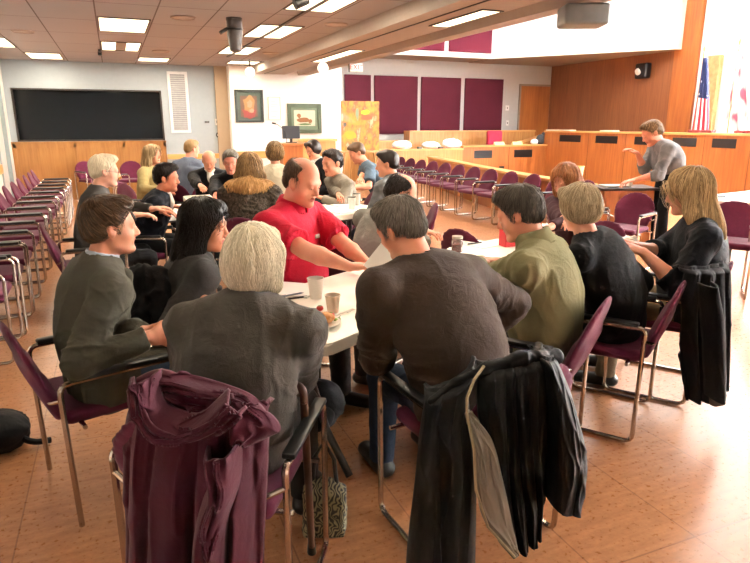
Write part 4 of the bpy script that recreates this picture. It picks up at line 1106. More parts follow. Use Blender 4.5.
# round the lectern
place(*V(*onz(636, 250, .0))[:2] * 0 + V(4.95, 5.3), 35, 'purple armchair standing in front of the wooden lectern') if 0 else None
p = onz(637, 198, .77); place(p[0] + .33 * math.sin(math.radians(248)), p[1] + .33 * math.cos(math.radians(248)), 248, 'purple armchair standing in front of the standing man\'s wooden table')
p = onz(612, 224, .46); place(p[0] - .42, p[1] + .12, 100, 'empty purple armchair seat just left of the chair in front of the wooden table')
p = onz(735, 207, .77); place(p[0] + .33 * math.sin(math.radians(236)), p[1] + .33 * math.cos(math.radians(236)), 236, 'purple armchair right of the long blonde hair, cut by the photo edge')
p = onz(752, 247, .46); place(p[0] + .1, p[1] - .25, 50, 'purple armchair at the right edge with its seat just in view')
# ------------------------------------------------------------------ tables
tw = plain('table_white_laminate', 'f3ecdf', .35, bs=.04, bscale=250, var=.02)
dkleg = plain('dark_table_leg', '26201d', .4)
def folding_table(c, azd, L, Wd, label, hi=False):
    e = empty('folding_table', (c[0], c[1], 0), -math.radians(azd), label, 'table', )
    a, b, r = L / 2, Wd / 2, .09; pts = []
    for cx_, cy_, t0 in ((a - r, b - r, 0), (-a + r, b - r, 90), (-a + r, -b + r, 180), (a - r, -b + r, 270)):
        for k in range(7):
            t = math.radians(t0 + 15 * k); pts.append((cx_ + r * math.cos(t), cy_ + r * math.sin(t)))
    mb = MB(); mb.prism(pts, .69, .742); bmesh.ops.bevel(mb.bm, geom=[x for x in mb.bm.edges if abs(x.verts[0].co.z - x.verts[1].co.z) < 1e-5], offset=.008, segments=3, affect='EDGES')
    mb.build('tabletop', tw, e, True)
    MB().b2((-a + .08, -b + .07, .66), (a - .08, -b + .09, .69)).b2((-a + .08, b - .09, .66), (a - .08, b - .07, .69)).build('apron_rail', dkleg, e)
    for s in (-1, 1):
        x = s * (a - .28)
        for t in (-1, 1):
            P = [(x, t * .03, .66), (x, t * .06, .45), (x + s * .0, t * .16, .2), (x, t * (b - .08), .01)]
            Pp = [Vector(p) for p in P]; Q = []
            for i in range(3):
                for k in range(5): Q.append(Pp[i].lerp(Pp[i + 1], k / 5))
            Q.append(Pp[3]); MB().tube(Q, .018, 10).build('leg', dkleg, e, True)
        MB().tube([(x, -b + .1, .655), (x, b - .1, .655)], .016, 8).tube([(x, -.07, .42), (x, .07, .42)], .012, 8).build('leg_brace', dkleg, e, True)
    return e
TD = az(61.0); TN = az(-29.0)    # long axis of the near table, and across it
TA = V(.66, 2.17, 0)
tc = TA + TD * .915 + TN * .38
folding_table(tc, 61 - 90, 1.83, .76, 'long white folding table in the foreground with the pastry plate on it')
t2 = V(2.28, 3.0, 0) + V(.956, .29, 0) * .36 + V(-.29, .956, 0) * .38
folding_table(t2, 73 - 90, .72, .76, 'shorter white folding table joined on before the short haired woman in black')
p = V(.5, 6.6, 0); folding_table(p, -20, 1.22, .76, 'white folding table at the left where the man in the navy jacket leans')
p = V(1.92, 5.95, 0); folding_table(p, -20, 1.2, .76, 'white folding table in the middle behind the man in the red polo')
p = V(1.1, 7.5, 0); folding_table(p, 0, .76, .76, 'small square white table before the bald man in black')
def paper(px, py, rz, w_=.216, l_=.28, z=.743, label='', mat=None, n=1, name='paper_sheet', d=None):
    p = onz(px, py, z) if d is None else W(px, py, d)
    m = MB(); m.box((0, 0, .001 * n), (w_, l_, .002 * n)); o = m.build(name, mat or M_('paper_bright', 'f2efe9', .7, var=.01)); o.location = tuple(p); o.rotation_euler = (0, 0, rz); return tag(o, label, 'paper')
p = onz(288, 291, .743); pz = V(p[0] + .0, p[1], .743)
def put(fn, px, py, z, label, cat, *a, **k):
    p = onz(px, py, z); e = empty(fn.__name__, tuple(p), k.pop('rz', 0), label, cat, k.pop('group', None)); fn(e, *a, **k); return e
cupm = plain('paper_cup_white', 'e6ddd3', .5, var=.01)
def paper_cup(e, hgt=.1, r=.04, mat=None):
    MB().lathe([(r * .7, 0), (r * .72, .004), (r, hgt - .004), (r * 1.06, hgt - .002), (r * 1.06, hgt), (r * .96, hgt), (r * .68, .008), (.001, .008)], seg=24).build('cup_wall', mat or cupm, e, True)
    MB().lathe([(r * .9, hgt * .8), (.001, hgt * .8)], seg=20).build('drink', plain('coffee', '6b3f22', .15), e, True)
def plate_with_roll(e):
    MB().lathe([(.001, .004), (.065, .004), (.09, .015), (.093, .017), (.09, .012), (.06, 0), (.001, 0)], seg=28).build('plate', plain('plate_white', 'eee9e2', .4), e, True)
    cr, nt, b = newmat('pastry'); v = coords(nt); n = noise(nt, v, 22, 5)
    nt.links.new(ramp(nt, n.outputs['Fac'], [(.3, srgb('8f4a1e')), (.5, srgb('c4803f')), (.72, srgb('e8bb83'))]), b.inputs['Base Color']); b.inputs['Roughness'].default_value = .6
    bump(nt, b, n.outputs['Fac'], .6, .01)
    solid('pastry', [Ell((-.02, .0, .032), (.045, .036, .026), None, .02), Ell((.025, .0, .03), (.042, .034, .024), None, .012), Plane((0, 0, .008), (0, 0, -1))], .005, cr, e, folds=.003, fs=(50, 50, 50))
put(plate_with_roll, 320, 325, .743, 'white plate with a browned pastry near the table corner', 'plate')
put(paper_cup, 316, 298, .743, 'taller white paper cup beside the papers on the table', 'cup', .105, .042)
put(paper_cup, 333, 312, .743, 'smaller pale paper cup right behind the pastry plate', 'cup', .085, .036, plain('paper_cup_tan', 'dcc4ae', .5))
def strawberry(e):
    solid('berry', [Ell((0, 0, .014), (.018, .015, .014), None, .005)], .004, plain('berry_red', 'b8322c', .35), e); MB().lathe([(.001, .028), (.01, .026), (.001, .024)], seg=8).build('leaf_cap', plain('berry_green', '5d7d3a', .6), e)
put(strawberry, 320, 311, .743, 'red strawberry lying on the table behind the plate', 'fruit')
put(strawberry, 331, 318, .743, 'second strawberry next to the fork', 'fruit')
def fork(e):
    MB().tube([(-.08, 0, .004), (.03, 0, .006), (.05, 0, .004)], .003, 6).b2((.045, -.011, .002), (.065, .011, .005)).build('handle', plain('fork_white', 'd8d4cc', .3), e, True)
    for y in (-.009, -.003, .003, .009): MB().tube([(.063, y, .004), (.1, y, .006)], .0015, 5).build('tine', plain('fork_white', 'd8d4cc', .3), e)
put(fork, 340, 315, .743, 'pale plastic fork on the table beside the cup', 'fork', rz=.5)
def grape_sprig(e):
    MB().sphere((0, 0, .01), .01).sphere((.018, .006, .01), .009).build('grape', plain('grape_green', '7d9a4a', .3), e, True); MB().tube([(0, 0, .015), (.03, .02, .02)], .0015, 5).build('stem', plain('stem_brown', '5a4a2a', .6), e)
put(grape_sprig, 336, 322, .743, 'small green grapes right of the pastry plate', 'fruit')
for px, py, rz, lb in ((287, 290, .9, 'stack of white papers at the end of the table by the white haired woman'), ):
    paper(px, py, rz, .25, .33, n=5, label=lb, name='paper_stack')
def pen(e, c):
    MB().tube([(-.07, 0, .006), (.06, 0, .006)], .005, 8).build('barrel', plain('pen_' + c, c, .3), e, True); MB().tube([(.06, 0, .006), (.075, 0, .005)], [.0045, .001], 8).build('tip', plain('pen_tip', '888888', .3), e)
    MB().b2((-.07, -.0015, .011), (-.03, .0015, .013)).build('clip', plain('pen_tip', '888888', .3), e)
put(pen, 296, 299, .744, 'black pen on the table below the papers', 'pen', '15151a', rz=.1)
put(pen, 291, 296, .756, 'blue grey pen lying across the white papers', 'pen', '6a7285', rz=.25)
# jar, red box and sheets further along the near table
gl, nt, b = newmat('jar_glass'); b.inputs['Transmission Weight'].default_value = .9; b.inputs['Roughness'].default_value = .05; b.inputs['Base Color'].default_value = (.95, .9, .88, 1)
def jar(e):
    MB().lathe([(.036, 0), (.04, .01), (.04, .085), (.034, .095), (.034, .105), (.031, .105), (.031, .092), (.037, .083), (.037, .012), (.001, .008)], seg=24).build('glass_body', gl, e, True)
    MB().lathe([(.035, .01), (.035, .055), (.001, .055)], seg=20).build('red_filling', plain('jar_red', '7c2226', .3), e, True)
    MB().lathe([(.037, .096), (.037, .112), (.001, .112)], seg=24).build('lid', plain('jar_lid', 'b9b3a6', .3, metal=.6), e, True)
put(jar, 457, 252, .743, 'glass jar with dark red contents and a pale lid on the table', 'jar')
def red_box(e):
    MB().b2((-.045, -.045, 0), (.045, .045, .2), .006).build('carton', plain('carton_red', 'bf2327', .45), e); MB().b2((-.046, -.046, .2), (.046, .046, .206), .002).build('lid', plain('carton_red_dark', '8f1b20', .45), e)
put(red_box, 507, 246, .743, 'red carton standing on the table in front of the man in the olive shirt', 'carton')
paper(478, 244, .3, n=2, label='white sheet with a dark pen line on the far part of the table')
put(pen, 475, 244, .748, 'dark pen on the sheet between the jar and the red carton', 'pen', '22222a', rz=.2)
paper(560, 228, -.6, .28, .35, n=3, label='white papers on the table before the red haired woman')
paper(585, 205, -.6, .35, .3, z=.743, n=2, label='white papers right of the red haired woman')
# papers on the far tables
for px, py, rz, w_, lb in ((341, 211, .4, .3, 'white papers on the middle table beside the man in the red polo'), (347, 206, .2, .25, 'white sheet on the middle table under the man in the grey sweater'), (208, 208, .5, .25, 'white sheet on the table in front of the woman in the fur collar'), (160, 213, -.3, .35, 'white papers under the hands of the man in the navy jacket'), (218, 196, .2, .25, 'white sheet before the bald man in black')):
    paper(px, py, rz, w_, .3, n=4, label=lb)
def tumbler(e, c='c9c4bc'):
    MB().lathe([(.032, 0), (.04, .13), (.037, .13), (.03, .006), (.001, .006)], seg=18).build('cup_wall', plain('tumbler_' + c, c, .25), e, True); MB().lathe([(.041, .13), (.041, .14), (.001, .142)], seg=18).build('lid', plain('tumbler_lid', '57534e', .4), e, True)
put(tumbler, 357, 206, .743, 'grey lidded tumbler on the middle table', 'tumbler')
put(tumbler, 352, 210, .743, 'white lidded tumbler on the middle table', 'tumbler', 'e6e3de')
# wooden lectern-like table of the standing man
p0 = onz(607, 188, .80); e = empty('wooden_stand', (p0[0], p0[1], 0), -math.radians(22), 'dark topped wooden stand the standing man leans on', 'stand')
zt = float(p0[2])
MB().box((.31, .25, zt - .02), (.76, .5, .035), None, .008).build('top', M_('stand_top', '30241f', .35), e)
mb = MB(); mb.prism([(.0, zt - .04), (.2, zt - .04), (.17, zt - .22), (.1, .3), (.02, .05), (-.06, .05), (-.02, .35), (.03, .6)], .04, .1, 'y'); mb.build('front_side_panel', woodo, e)
MB().b2((.54, .04, .05), (.64, .1, zt - .04)).build('rear_side_panel', woodo, e); MB().b2((.05, .4, .1), (.62, .43, zt - .04)).build('back_panel', woodo, e)
MB().b2((.2, .05, zt - .16), (.56, .09, zt - .04)).build('apron', woodo, e); MB().b2((-.06, .0, 0), (.66, .44, .05), .01).build('base', woodo, e)
pp = W(628, 182, 6.75)
m = MB(); m.box((0, 0, .012), (.34, .24, .02), None, .004); o = m.build('magazine', M_('magazine_grey', 'aaa69e', .4)); o.location = (p0[0] + .22, p0[1] + .1, zt + .0005); o.rotation_euler = (0, 0, -.2); tag(o, 'grey magazine lying on the wooden stand', 'magazine')
e = empty('small_cup', (p0[0] + .36, p0[1] - .02, zt), 0, 'small white cup on the wooden stand by the hand of the standing man', 'cup'); paper_cup(e, .09, .035)
# pale tub on the low rail, white shelf by the right chair
p = onz(585, 178, .76); e = empty('cream_tub', (p[0] + .1, p[1] + .3, .76), 0, 'pale yellow tub on the low rail beside the red haired woman', 'tub')
MB().lathe([(.08, 0), (.1, .16), (.095, .16), (.075, .01), (.001, .01)], seg=18).build('tub_wall', M_('tub_cream', 'e6cf92', .5), e, True); MB().lathe([(.105, .155), (.105, .17), (.1, .17), (.1, .155)], seg=18).build('rim', M_('tub_rim', 'd9bd7a', .5), e, True)
p = onz(728, 200, .72); e = empty('side_table', (p[0] + .6, p[1] + .2, 0), -math.radians(-10), 'pale topped table behind the chair at the right edge', 'table')
MB().box((0, 0, .71), (1.6, .6, .03), None, .006).build('tabletop', M_('pale_top', 'd9ccc6', .4), e)
for x in (-.7, .7):
    for y in (-.24, .24): MB().tube([(x, y, 0), (x, y, .7)], .018, 8).build('leg', dkleg, e)
o = MB().box((0, 0, .0), (.26, .16, .02), None, .004).build('dark_folder', M_('folder_dark', '1b1a1c', .5)); o.location = (e.location.x - .55, e.location.y + .05, .736); tag(o, 'dark folder on the pale topped table near the right edge', 'folder')
# ------------------------------------------------------------------ podium with monitor, microphone, easel
Y0 = 11.6; a = ony(283, 145, Y0)[0]; b = ony(302, 145, Y0)[0]; c = ony(317, 145, Y0)[0]; zt = 1.22
e = empty('lectern', (a, Y0, 0), 0, 'wooden lectern with a monitor on it, before the white picture wall', 'lectern')
mb = MB(); mb.prism([(0, -.0), (b - a, -.06), (b - a, .5), (0, .5)], 0, zt - .02); mb.build('front_panel', woodo, e)
MB().b2((b - a, -.04, 0), (c - a, .45, zt - .02)).build('side_panel', woodl, e)
MB().b2((-.03, -.1, zt - .02), (c - a + .02, .52, zt + .02), .008).build('top', woodo, e)
mo = empty('computer_monitor', (ony(294, 140, Y0)[0], Y0 + .2, zt + .02), math.radians(-8), 'black computer monitor standing on the wooden lectern', 'monitor')
MB().box((0, 0, .2), (.34, .035, .24), Matrix.Rotation(-.12, 3, 'X'), .006).build('screen', M_('monitor_dark', '23262e', .3), mo)
MB().box((0, .02, .05), (.05, .04, .1)).box((0, .02, .008), (.2, .15, .016)).build('stand', blackplastic, mo)
me_ = empty('gooseneck_microphone', (a + .1, Y0 + .1, zt + .02), 0, 'thin gooseneck microphone at the left end of the lectern', 'microphone')
MB().tube(rpath([(0, 0, 0), (0, 0, .2), (-.14, 0, .33), (-.2, 0, .36)], .08), .006, 6).build('gooseneck', blackplastic, me_, True); MB().tube([(-.2, 0, .36), (-.27, 0, .375)], .016, 8).build('microphone_head', blackplastic, me_, True)
q = ony(320, 146, 12.6); e = empty('oak_cabinet', (q[0], 12.6, 0), 0, 'pale oak cabinet top beside the lectern behind the man in glasses', 'cabinet')
MB().b2((-.45, 0, 0), (.35, .5, 1.24)).build('body', woodl, e); MB().b2((-.48, -.03, 1.24), (.38, .53, 1.29)).build('top', woodtopx, e)
# painting on an easel
q0 = W(340, 100, 13.2); Ye = 13.3; qa = ony(340, 101, Ye); qb = ony(378, 104, Ye); zb = ony(376, 150, Ye)[2]
e = empty('easel', ((qa[0] + qb[0]) / 2, Ye, 0), 0, 'wooden easel holding the bright yellow and orange painting', 'easel')
hw_ = (qb[0] - qa[0]) / 2
for x in (-1, 1): MB().tube([(x * .5, -.1, 0), (x * .2, .1, 1.9)], .02, 8).build('leg', woodl, e)
MB().tube([(0, .7, 0), (0, .12, 1.85)], .02, 8).build('leg', woodl, e); MB().box((0, -.08, zb - .03), (1.0, .08, .04)).build('ledge', woodl, e)
pm, nt, b_ = newmat('abstract_painting'); v = coords(nt, (1, 1, 1))
n1 = noise(nt, coords(nt, (1.7, 1, 1.9)), 1.0, 3, .5); n2 = noise(nt, coords(nt, (4, 1, 2.2)), 1.5, 3, .6)
c1 = ramp(nt, n1.outputs['Fac'], [(.34, srgb('b0a68e')), (.43, srgb('a87c10')), (.5, srgb('963c10')), (.57, srgb('a88a30')), (.66, srgb('3c4c2c'))])
c2 = ramp(nt, n2.outputs['Fac'], [(.34, srgb('2a2a26')), (.42, srgb('ae8412')), (.5, srgb('a86408')), (.58, srgb('8a2010')), (.66, srgb('b8b29e'))])
mx = nt.nodes.new('ShaderNodeMix'); mx.data_type = 'RGBA'; mx.inputs[0].default_value = .55; nt.links.new(c1, mx.inputs[6]); nt.links.new(c2, mx.inputs[7]); nt.links.new(mx.outputs[2], b_.inputs['Base Color']); b_.inputs['Roughness'].default_value = .6
pe = empty('canvas_painting', ((qa[0] + qb[0]) / 2, Ye - .06, (qa[2] + zb) / 2), 0, 'large abstract yellow, orange and white canvas resting on the easel', 'painting')
hh = (qa[2] - zb) / 2
MB().box((0, 0, 0), (hw_ * 2, .03, hh * 2), None, .004).build('canvas', pm, pe)
for nm, x0, x1, z0, z1, col in (('yellow_block', .0, .22, .25, .36, 'd8bc10'), ('orange_block', .0, .3, .13, .25, 'c04414'), ('grey_green_stroke', -.12, -.04, .1, .4, '6d8464'), ('dark_stroke', -.42, -.33, -.02, .08, '2c2a26'), ('gold_block', -.4, -.1, -.3, -.1, 'cc8c10')):
    m = MB(); blob(m, ((x0 + x1) / 2, (z0 + z1) / 2), 1, -.0158, 12, len(nm), (x1 - x0) / 2, (z1 - z0) / 2); m.build(nm, M_('paint_' + col, col, .6), pe)
e.rotation_euler = (0, 0, 0)

# ------------------------------------------------------------------ coats, bags, stick
def wpt(px, py, d): return W(px, py, d)
def rib(pts, r, k=.03, flat=None):
    return [Cap(a[0], b[0], a[1], b[1], k, flat=flat) for a, b in zip(list(zip(pts, r)), list(zip(pts, r))[1:])]
def world_solid(name, label, cat, prims, h, mat, **k):
    o = solid(name, prims, h, mat, **k); me = o.data
    c = np.empty(len(me.vertices) * 3, np.float32); me.vertices.foreach_get('co', c); c = c.reshape(-1, 3)
    ctr = (c.min(0) + c.max(0)) / 2; me.transform(Matrix.Translation((-float(ctr[0]), -float(ctr[1]), 0))); o.location = (float(ctr[0]), float(ctr[1]), 0)
    return tag(o, label, cat), Matrix.Translation((-float(ctr[0]), -float(ctr[1]), 0))
# maroon hooded coat on the white haired woman's chair
def C2(c, azd):
    f = az(azd); r = V(math.cos(math.radians(azd)), -math.sin(math.radians(azd)), 0); o = V(c[0], c[1], 0)
    return lambda x, y, z: o + r * x + f * y + V(0, 0, z)
maroon = cloth('maroon_coat', '3c101d', .8, .15, 6, 260, .2, .1)
VD = V(math.sin(CY), math.cos(CY), -.2)
# maroon hooded coat over the chair of the white haired woman
coat, cinv = drape('coat', [(130, 398, 1.56), (114, 430, 1.53), (110, 490, 1.50), (112, 550, 1.48), (110, 640, 1.46)], [(262, 418, 1.50), (264, 450, 1.47), (262, 500, 1.45), (259, 560, 1.44), (257, 640, 1.42)], maroon, pleats=4.2, amp=.05, bulge=.035, seed=3, edge=.09, top=.12, fine=.006)
tag(coat, 'maroon hooded coat hung over the chair of the white haired woman', 'coat')
drape('hood', [(128, 380, 1.50), (134, 415, 1.46), (152, 438, 1.44), (188, 443, 1.43), (222, 430, 1.43), (246, 412, 1.45)], [(160, 371, 1.56), (160, 392, 1.52), (170, 408, 1.50), (190, 415, 1.49), (208, 408, 1.49), (226, 392, 1.50)], maroon, coat, cinv, pleats=2, amp=.008, bulge=.045, seed=8, along=True, edge=.02, fine=.012, nu=60)
drape('hood_back', [(134, 380, 1.58), (160, 371, 1.575), (200, 380, 1.565), (238, 393, 1.55), (266, 408, 1.54)], [(150, 410, 1.54), (172, 412, 1.54), (195, 418, 1.53), (220, 414, 1.52), (258, 430, 1.51)], maroon, coat, cinv, pleats=3, amp=.015, bulge=.02, seed=11, along=True, edge=.02, fine=.012, nu=60)
drape('collar_flap', [(228, 396, 1.50), (226, 415, 1.47), (228, 440, 1.45)], [(258, 404, 1.51), (281, 430, 1.52), (250, 445, 1.49)], maroon, coat, cinv, pleats=1.5, amp=.01, bulge=.02, seed=13, along=True, edge=.01, fine=.006, nu=40, nv=50)
drape('sleeve', [(202, 452, 1.43), (204, 490, 1.40), (192, 530, 1.38), (186, 600, 1.37)], [(240, 446, 1.44), (238, 490, 1.42), (224, 540, 1.40), (222, 620, 1.38)], maroon, coat, cinv, pleats=1.6, amp=.014, bulge=.06, seed=17, edge=.06, fine=.010, nu=60, along=True)
# black jacket with grey lining over the chair of the man in brown
jk = cloth('black_jacket', '08090a', .5, .2, 6, 300, .15)
coat2, c2 = drape('jacket', [(428, 396, 1.680), (421, 440, 1.680), (415, 500, 1.660), (408, 560, 1.640), (404, 640, 1.620)], [(484, 366, 1.740), (472, 400, 1.710), (478, 450, 1.710), (480, 520, 1.680), (476, 640, 1.660)], jk, pleats=1.8, amp=.03, bulge=.03, seed=23, top=.12, edge=.06, fine=.004)
tag(coat2, 'black jacket with grey lining hung over the chair of the man in brown', 'jacket')
drape('back_panel', [(480, 368, 1.730), (480, 420, 1.700), (492, 480, 1.710), (505, 530, 1.690), (514, 560, 1.680)], [(552, 350, 1.800), (556, 400, 1.770), (552, 450, 1.780), (549, 500, 1.760), (545, 538, 1.750)], jk, coat2, c2, pleats=4.0, amp=.035, bulge=.02, seed=27, top=.12, edge=.04, fine=.004)
drape('sleeve', [(538, 352, 1.800), (545, 400, 1.750), (547, 450, 1.750), (546, 500, 1.730)], [(556, 354, 1.820), (577, 405, 1.780), (591, 465, 1.780), (583, 514, 1.760)], jk, coat2, c2, pleats=1.8, amp=.016, bulge=.055, seed=29, edge=.06, fine=.006, nu=60, top=.08)
o = drape('lining', [(467, 412, 1.655), (473, 450, 1.670), (476, 490, 1.660), (486, 525, 1.655), (514, 556, 1.650)], [(470, 412, 1.660), (492, 440, 1.680), (503, 480, 1.670), (512, 520, 1.665), (519, 553, 1.660)], cloth('grey_lining', '7d766a', .45, .12, 5, 300, .1), coat2, c2, pleats=1.6, amp=.014, bulge=.012, seed=33, edge=.01, fine=.005, nu=50, along=True); o['label'] = 'grey shiny lining'
m = MB(); m.tube([Vector(WH(*q)) for q in ((484, 366, 1.710), (474, 380, 1.675), (467, 398, 1.655), (467, 414, 1.645), (474, 450, 1.660), (476, 490, 1.650), (488, 527, 1.645), (515, 557, 1.640))], .0045, 6)
o = m.build('piping', cloth('cream_piping', '9c8f74', .6, .05), coat2, True); o.data.transform(c2); o['label'] = 'cream piping'
P_ = rib([WH(432, 400, 1.70), WH(458, 384, 1.73), WH(484, 370, 1.77), WH(520, 360, 1.80), WH(556, 356, 1.85)], [.013, .017, .018, .02, .02], .02)
o = solid('shoulder_roll', P_, .006, jk, folds=.010, fs=(14, 14, 14), fo=51, inv=c2); o.parent = coat2
# black coat over the chair of the long haired woman
bw_ = cloth('black_wool', '101012', .9)
coat3, c3 = drape('coat', [(690, 268, 2.98), (687, 300, 2.93), (690, 350, 2.90), (693, 406, 2.88)], [(735, 262, 3.2), (737, 300, 3.15), (735, 340, 3.12), (733, 388, 3.10)], bw_, pleats=4, amp=.06, bulge=.04, seed=41, top=.15, edge=.06, thick=.015)
tag(coat3, 'long black coat hung over the chair of the long haired blonde woman', 'coat')
drape('sleeve', [(702, 285, 2.92), (706, 330, 2.88), (709, 398, 2.84)], [(716, 283, 2.96), (724, 330, 2.92), (724, 398, 2.88)], bw_, coat3, c3, pleats=1.2, amp=.01, bulge=.07, seed=44, edge=.05, nu=40, nv=50, along=True)
o = solid('cuff', [Cap(WH(717, 396, 2.9), WH(717, 404, 2.9), .038, None, .01, fa=True, fb=True)], .009, cloth('cuff_grey', '6a635c'), inv=c3); o.parent = coat3
P = rib([W(140, 280, 3.0), W(158, 276, 2.98)], [.05, .055], .03) + rib([W(146, 285, 3.0), W(148, 330, 2.95)], [.09, .075], .04) + rib([W(160, 285, 2.95), W(163, 330, 2.9)], [.05, .06], .02)
world_solid('coat', 'black coat on a chair back between the blazer man and the dark haired woman', 'coat', P, .014, cloth('black_wool', '141416', .9), folds=.03, fs=(14, 14, 5), fo=37)
# bags
def pat():
    m, nt, b = newmat('tapestry_pattern'); v = coords(nt); n = noise(nt, v, 20, 2)
    w_ = nt.nodes.new('ShaderNodeTexWave'); w_.inputs['Scale'].default_value = 22; w_.inputs['Distortion'].default_value = 22; w_.inputs['Detail'].default_value = 1; nt.links.new(v, w_.inputs['Vector'])
    nt.links.new(ramp(nt, w_.outputs['Fac'], [(.35, srgb('24251f')), (.5, srgb('6d6a4c')), (.65, srgb('8d8a68'))]), b.inputs['Base Color']); b.inputs['Roughness'].default_value = .7; return m
pm_ = pat(); p = onz(325, 535, 0)
e = empty('tote_bag', (p[0], p[1], 0), math.radians(-25), 'patterned green and black tote bag standing on the floor beside the wooden cane', 'bag')
solid('bag_body', [Box((0, .02, .10), (.07, .03, .085), None, .015, .03), Ell((.0, .02, .2), (.065, .035, .05), None, .04), Plane((0, 0, .004), (0, 0, -1))], .007, pm_, e, folds=.008, fs=(12, 12, 12))
MB().tube([(-.05, .02, .2), (-.035, .02, .34), (.0, .03, .40), (.04, .02, .33), (.05, .02, .2)], .009, 8).build('handle', blackplastic, e, True)
a = W(304, 402, 2.02); b = onz(312, 553, 0); e = empty('walking_cane', (float(b[0]), float(b[1]), 0), 0, 'brown wooden walking cane standing beside the tote bag', 'cane')
dl = Vector(a - b); ax = dl.normalized(); MB().tube([Vector((0, 0, .02)), dl], .014, 12).build('shaft', wood('cane_wood', '3c2015', '5f3a26', 'z', .45), e, True)
MB().tube(rpath([dl, dl + Vector((0, 0, .05)), dl + Vector((-.06, .05, .07)), dl + Vector((-.1, .1, .02))], .04), .014, 10).build('handle', wood('cane_wood', '3c2015', '5f3a26', 'z', .45), e, True)
MB().lathe([(.017, 0), (.019, .006), (.016, .04)], seg=14).build('rubber_tip', blackplastic, e, True)
p = onz(318, 437, .0); bk_ = cloth('backpack_black', '151518', .6)
e = empty('backpack', (p[0] + .02, p[1] + .12, 0), 0, 'black backpack under the near end of the white table', 'bag')
solid('bag_body', [Ell((0, 0, .13), (.17, .12, .14), None, .04), Plane((0, 0, .004), (0, 0, -1))], .012, bk_, e, folds=.012); solid('front_pocket', [Ell((-.02, -.1, .1), (.1, .05, .08), None, .02)], .012, bk_, e, folds=.006)
p = onz(10, 455, 0); e = empty('black_bag', (p[0] - .02, p[1] + .1, 0), 0, 'black bag on the floor cut by the left edge of the photo', 'bag')
solid('bag_body', [Ell((-.05, 0, .09), (.16, .16, .1), None, .05), Plane((0, 0, .004), (0, 0, -1))], .012, bk_, e, folds=.015)
MB().tube(rpath([(.05, -.05, .08), (.12, -.08, .035), (.2, -.05, .02)], .05), .016, 8).build('strap', bk_, e, True)
p = onz(352, 245, .0); e = empty('black_bag', (1.9, 4.9, 0), 0, 'black bag on the floor behind the man in the red polo', 'bag'); solid('bag_body', [Ell((0, 0, .17), (.15, .12, .18), None, .05), Plane((0, 0, .004), (0, 0, -1))], .015, bk_, e, folds=.015)
MB().tube([(-.06, 0, .32), (0, 0, .42), (.06, 0, .32)], .01, 6).build('handle', bk_, e, True)

# ------------------------------------------------------------------ the people
def lapel_fn(c): return None
def PZ(px, py, z=.53): return onz(px, py, z)[:2]
jeans = cloth('blue_jeans', '2b3648', .85, .25, 12, 400, .3)
blk = cloth('black_trousers', '17181a', .85); dgrey = cloth('dark_trousers', '2c2a29', .85)
H_brown = hairmat('hair_brown', '2a1c11', '66492f'); H_dark = hairmat('hair_near_black', '0a0807', '241a15'); H_white = hairmat('hair_white', 'bdb08e', 'fff6df')
H_grey = hairmat('hair_grey', '35302a', '9c9488'); H_salt = hairmat('hair_dark_grey', '1f1d1a', '756d63'); H_blond = hairmat('hair_blonde', '6a5234', 'd9bd8f'); H_ash = hairmat('hair_ash_blonde', '78674c', 'e0cfae'); H_red = hairmat('hair_red_blonde', '6a3a1c', 'b98052'); H_lb = hairmat('hair_light_brown', '4a3522', '9a7a50')
def tie(e, A): pass
def sub(parent, A, name, prims, h, mat, **k):
    o = solid(name, prims, h, mat, inv=A['T'], **k); o.parent = parent; return o
def white_front(o_, A):
    S = A['S']; f = A['st']; nb = A['nb']; ws = cloth('white_shirt', 'ddd8d0', .7)
    sub(o_, A, 'shirt_front', rib([S(.96) + f * .085, S(.84) + f * .128, S(.66) + f * .150], [.045, .034, .012], .02, (f, .5)), .009, ws)
    nd = nrm(A['H'].p(0, -.03, -.08) - nb)
    sub(o_, A, 'shirt_collar', [Cap(nb + nd * .0, nb + nd * .05, .09, .074, .01, fa=True, fb=True), Cap(nb - nd * .05, nb + nd * .07, .066, .064, .004, op='s')], .008, ws)
# 1 man in the blazer
def skirt_(L):
    h0, h1, f_, u_ = L['hip'][0], L['hip'][1], L['f'], L['up']
    return [Cap(h0 - u_ * .02 - f_ * .04, h1 - u_ * .02 - f_ * .04, .125, None, .05), Cap(h0 - u_ * .0, h0 + f_ * .2, .11, .09, .04), Cap(h1, h1 + f_ * .2, .11, .09, .04)]
blz = cloth('blazer_grey_green', '413e34', .85, .14, 14, 420, .35)
c1, A = person('man in a grey green blazer in profile at the left, hands clasped', W(111, 227, 2.5), (-.12, 2.79), 75, face=84, pitch=4, hs=.95, h=.006, top=blz, offs=.02, folds=.007, fs=(9, 9, 9), legs=jeans,
    hair='short', hmat=H_brown, nst=1800, slen=.035, srad=.0012, sfwd=.9, sdown=.5, ho=dict(hl=.0, hg=.013, amp=.004), hands=(W(146, 348, 2.46), W(149, 352, 2.4)), hd=(V(.9, -.1, -.2), V(.9, .3, -.1)), palm=(V(.3, -1, 0), V(-.3, 1, 0)), curl=(1.1, .9), collar=.03, hunch=.055, w=1.08, extra=skirt_, seed=1, topname='blazer', poles=(V(-.6, .3, -.8), V(-.5, -.5, -.8)), sk='c78a6c')
H = A['H']; nb = A['nb']; f = A['f']; sr = A['sr']; S = A['S']
nd = nrm(H.p(0, -.03, -.08) - nb)
sub(c1, A, 'shirt_collar', [Cap(nb + nd * .01, nb + nd * .062, .072, .064, .01, fa=True, fb=True), Cap(nb - nd * .03, nb + nd * .08, .055, .055, .004, op='s')], .006, cloth('pale_blue_shirt', 'a9b6c4', .7))
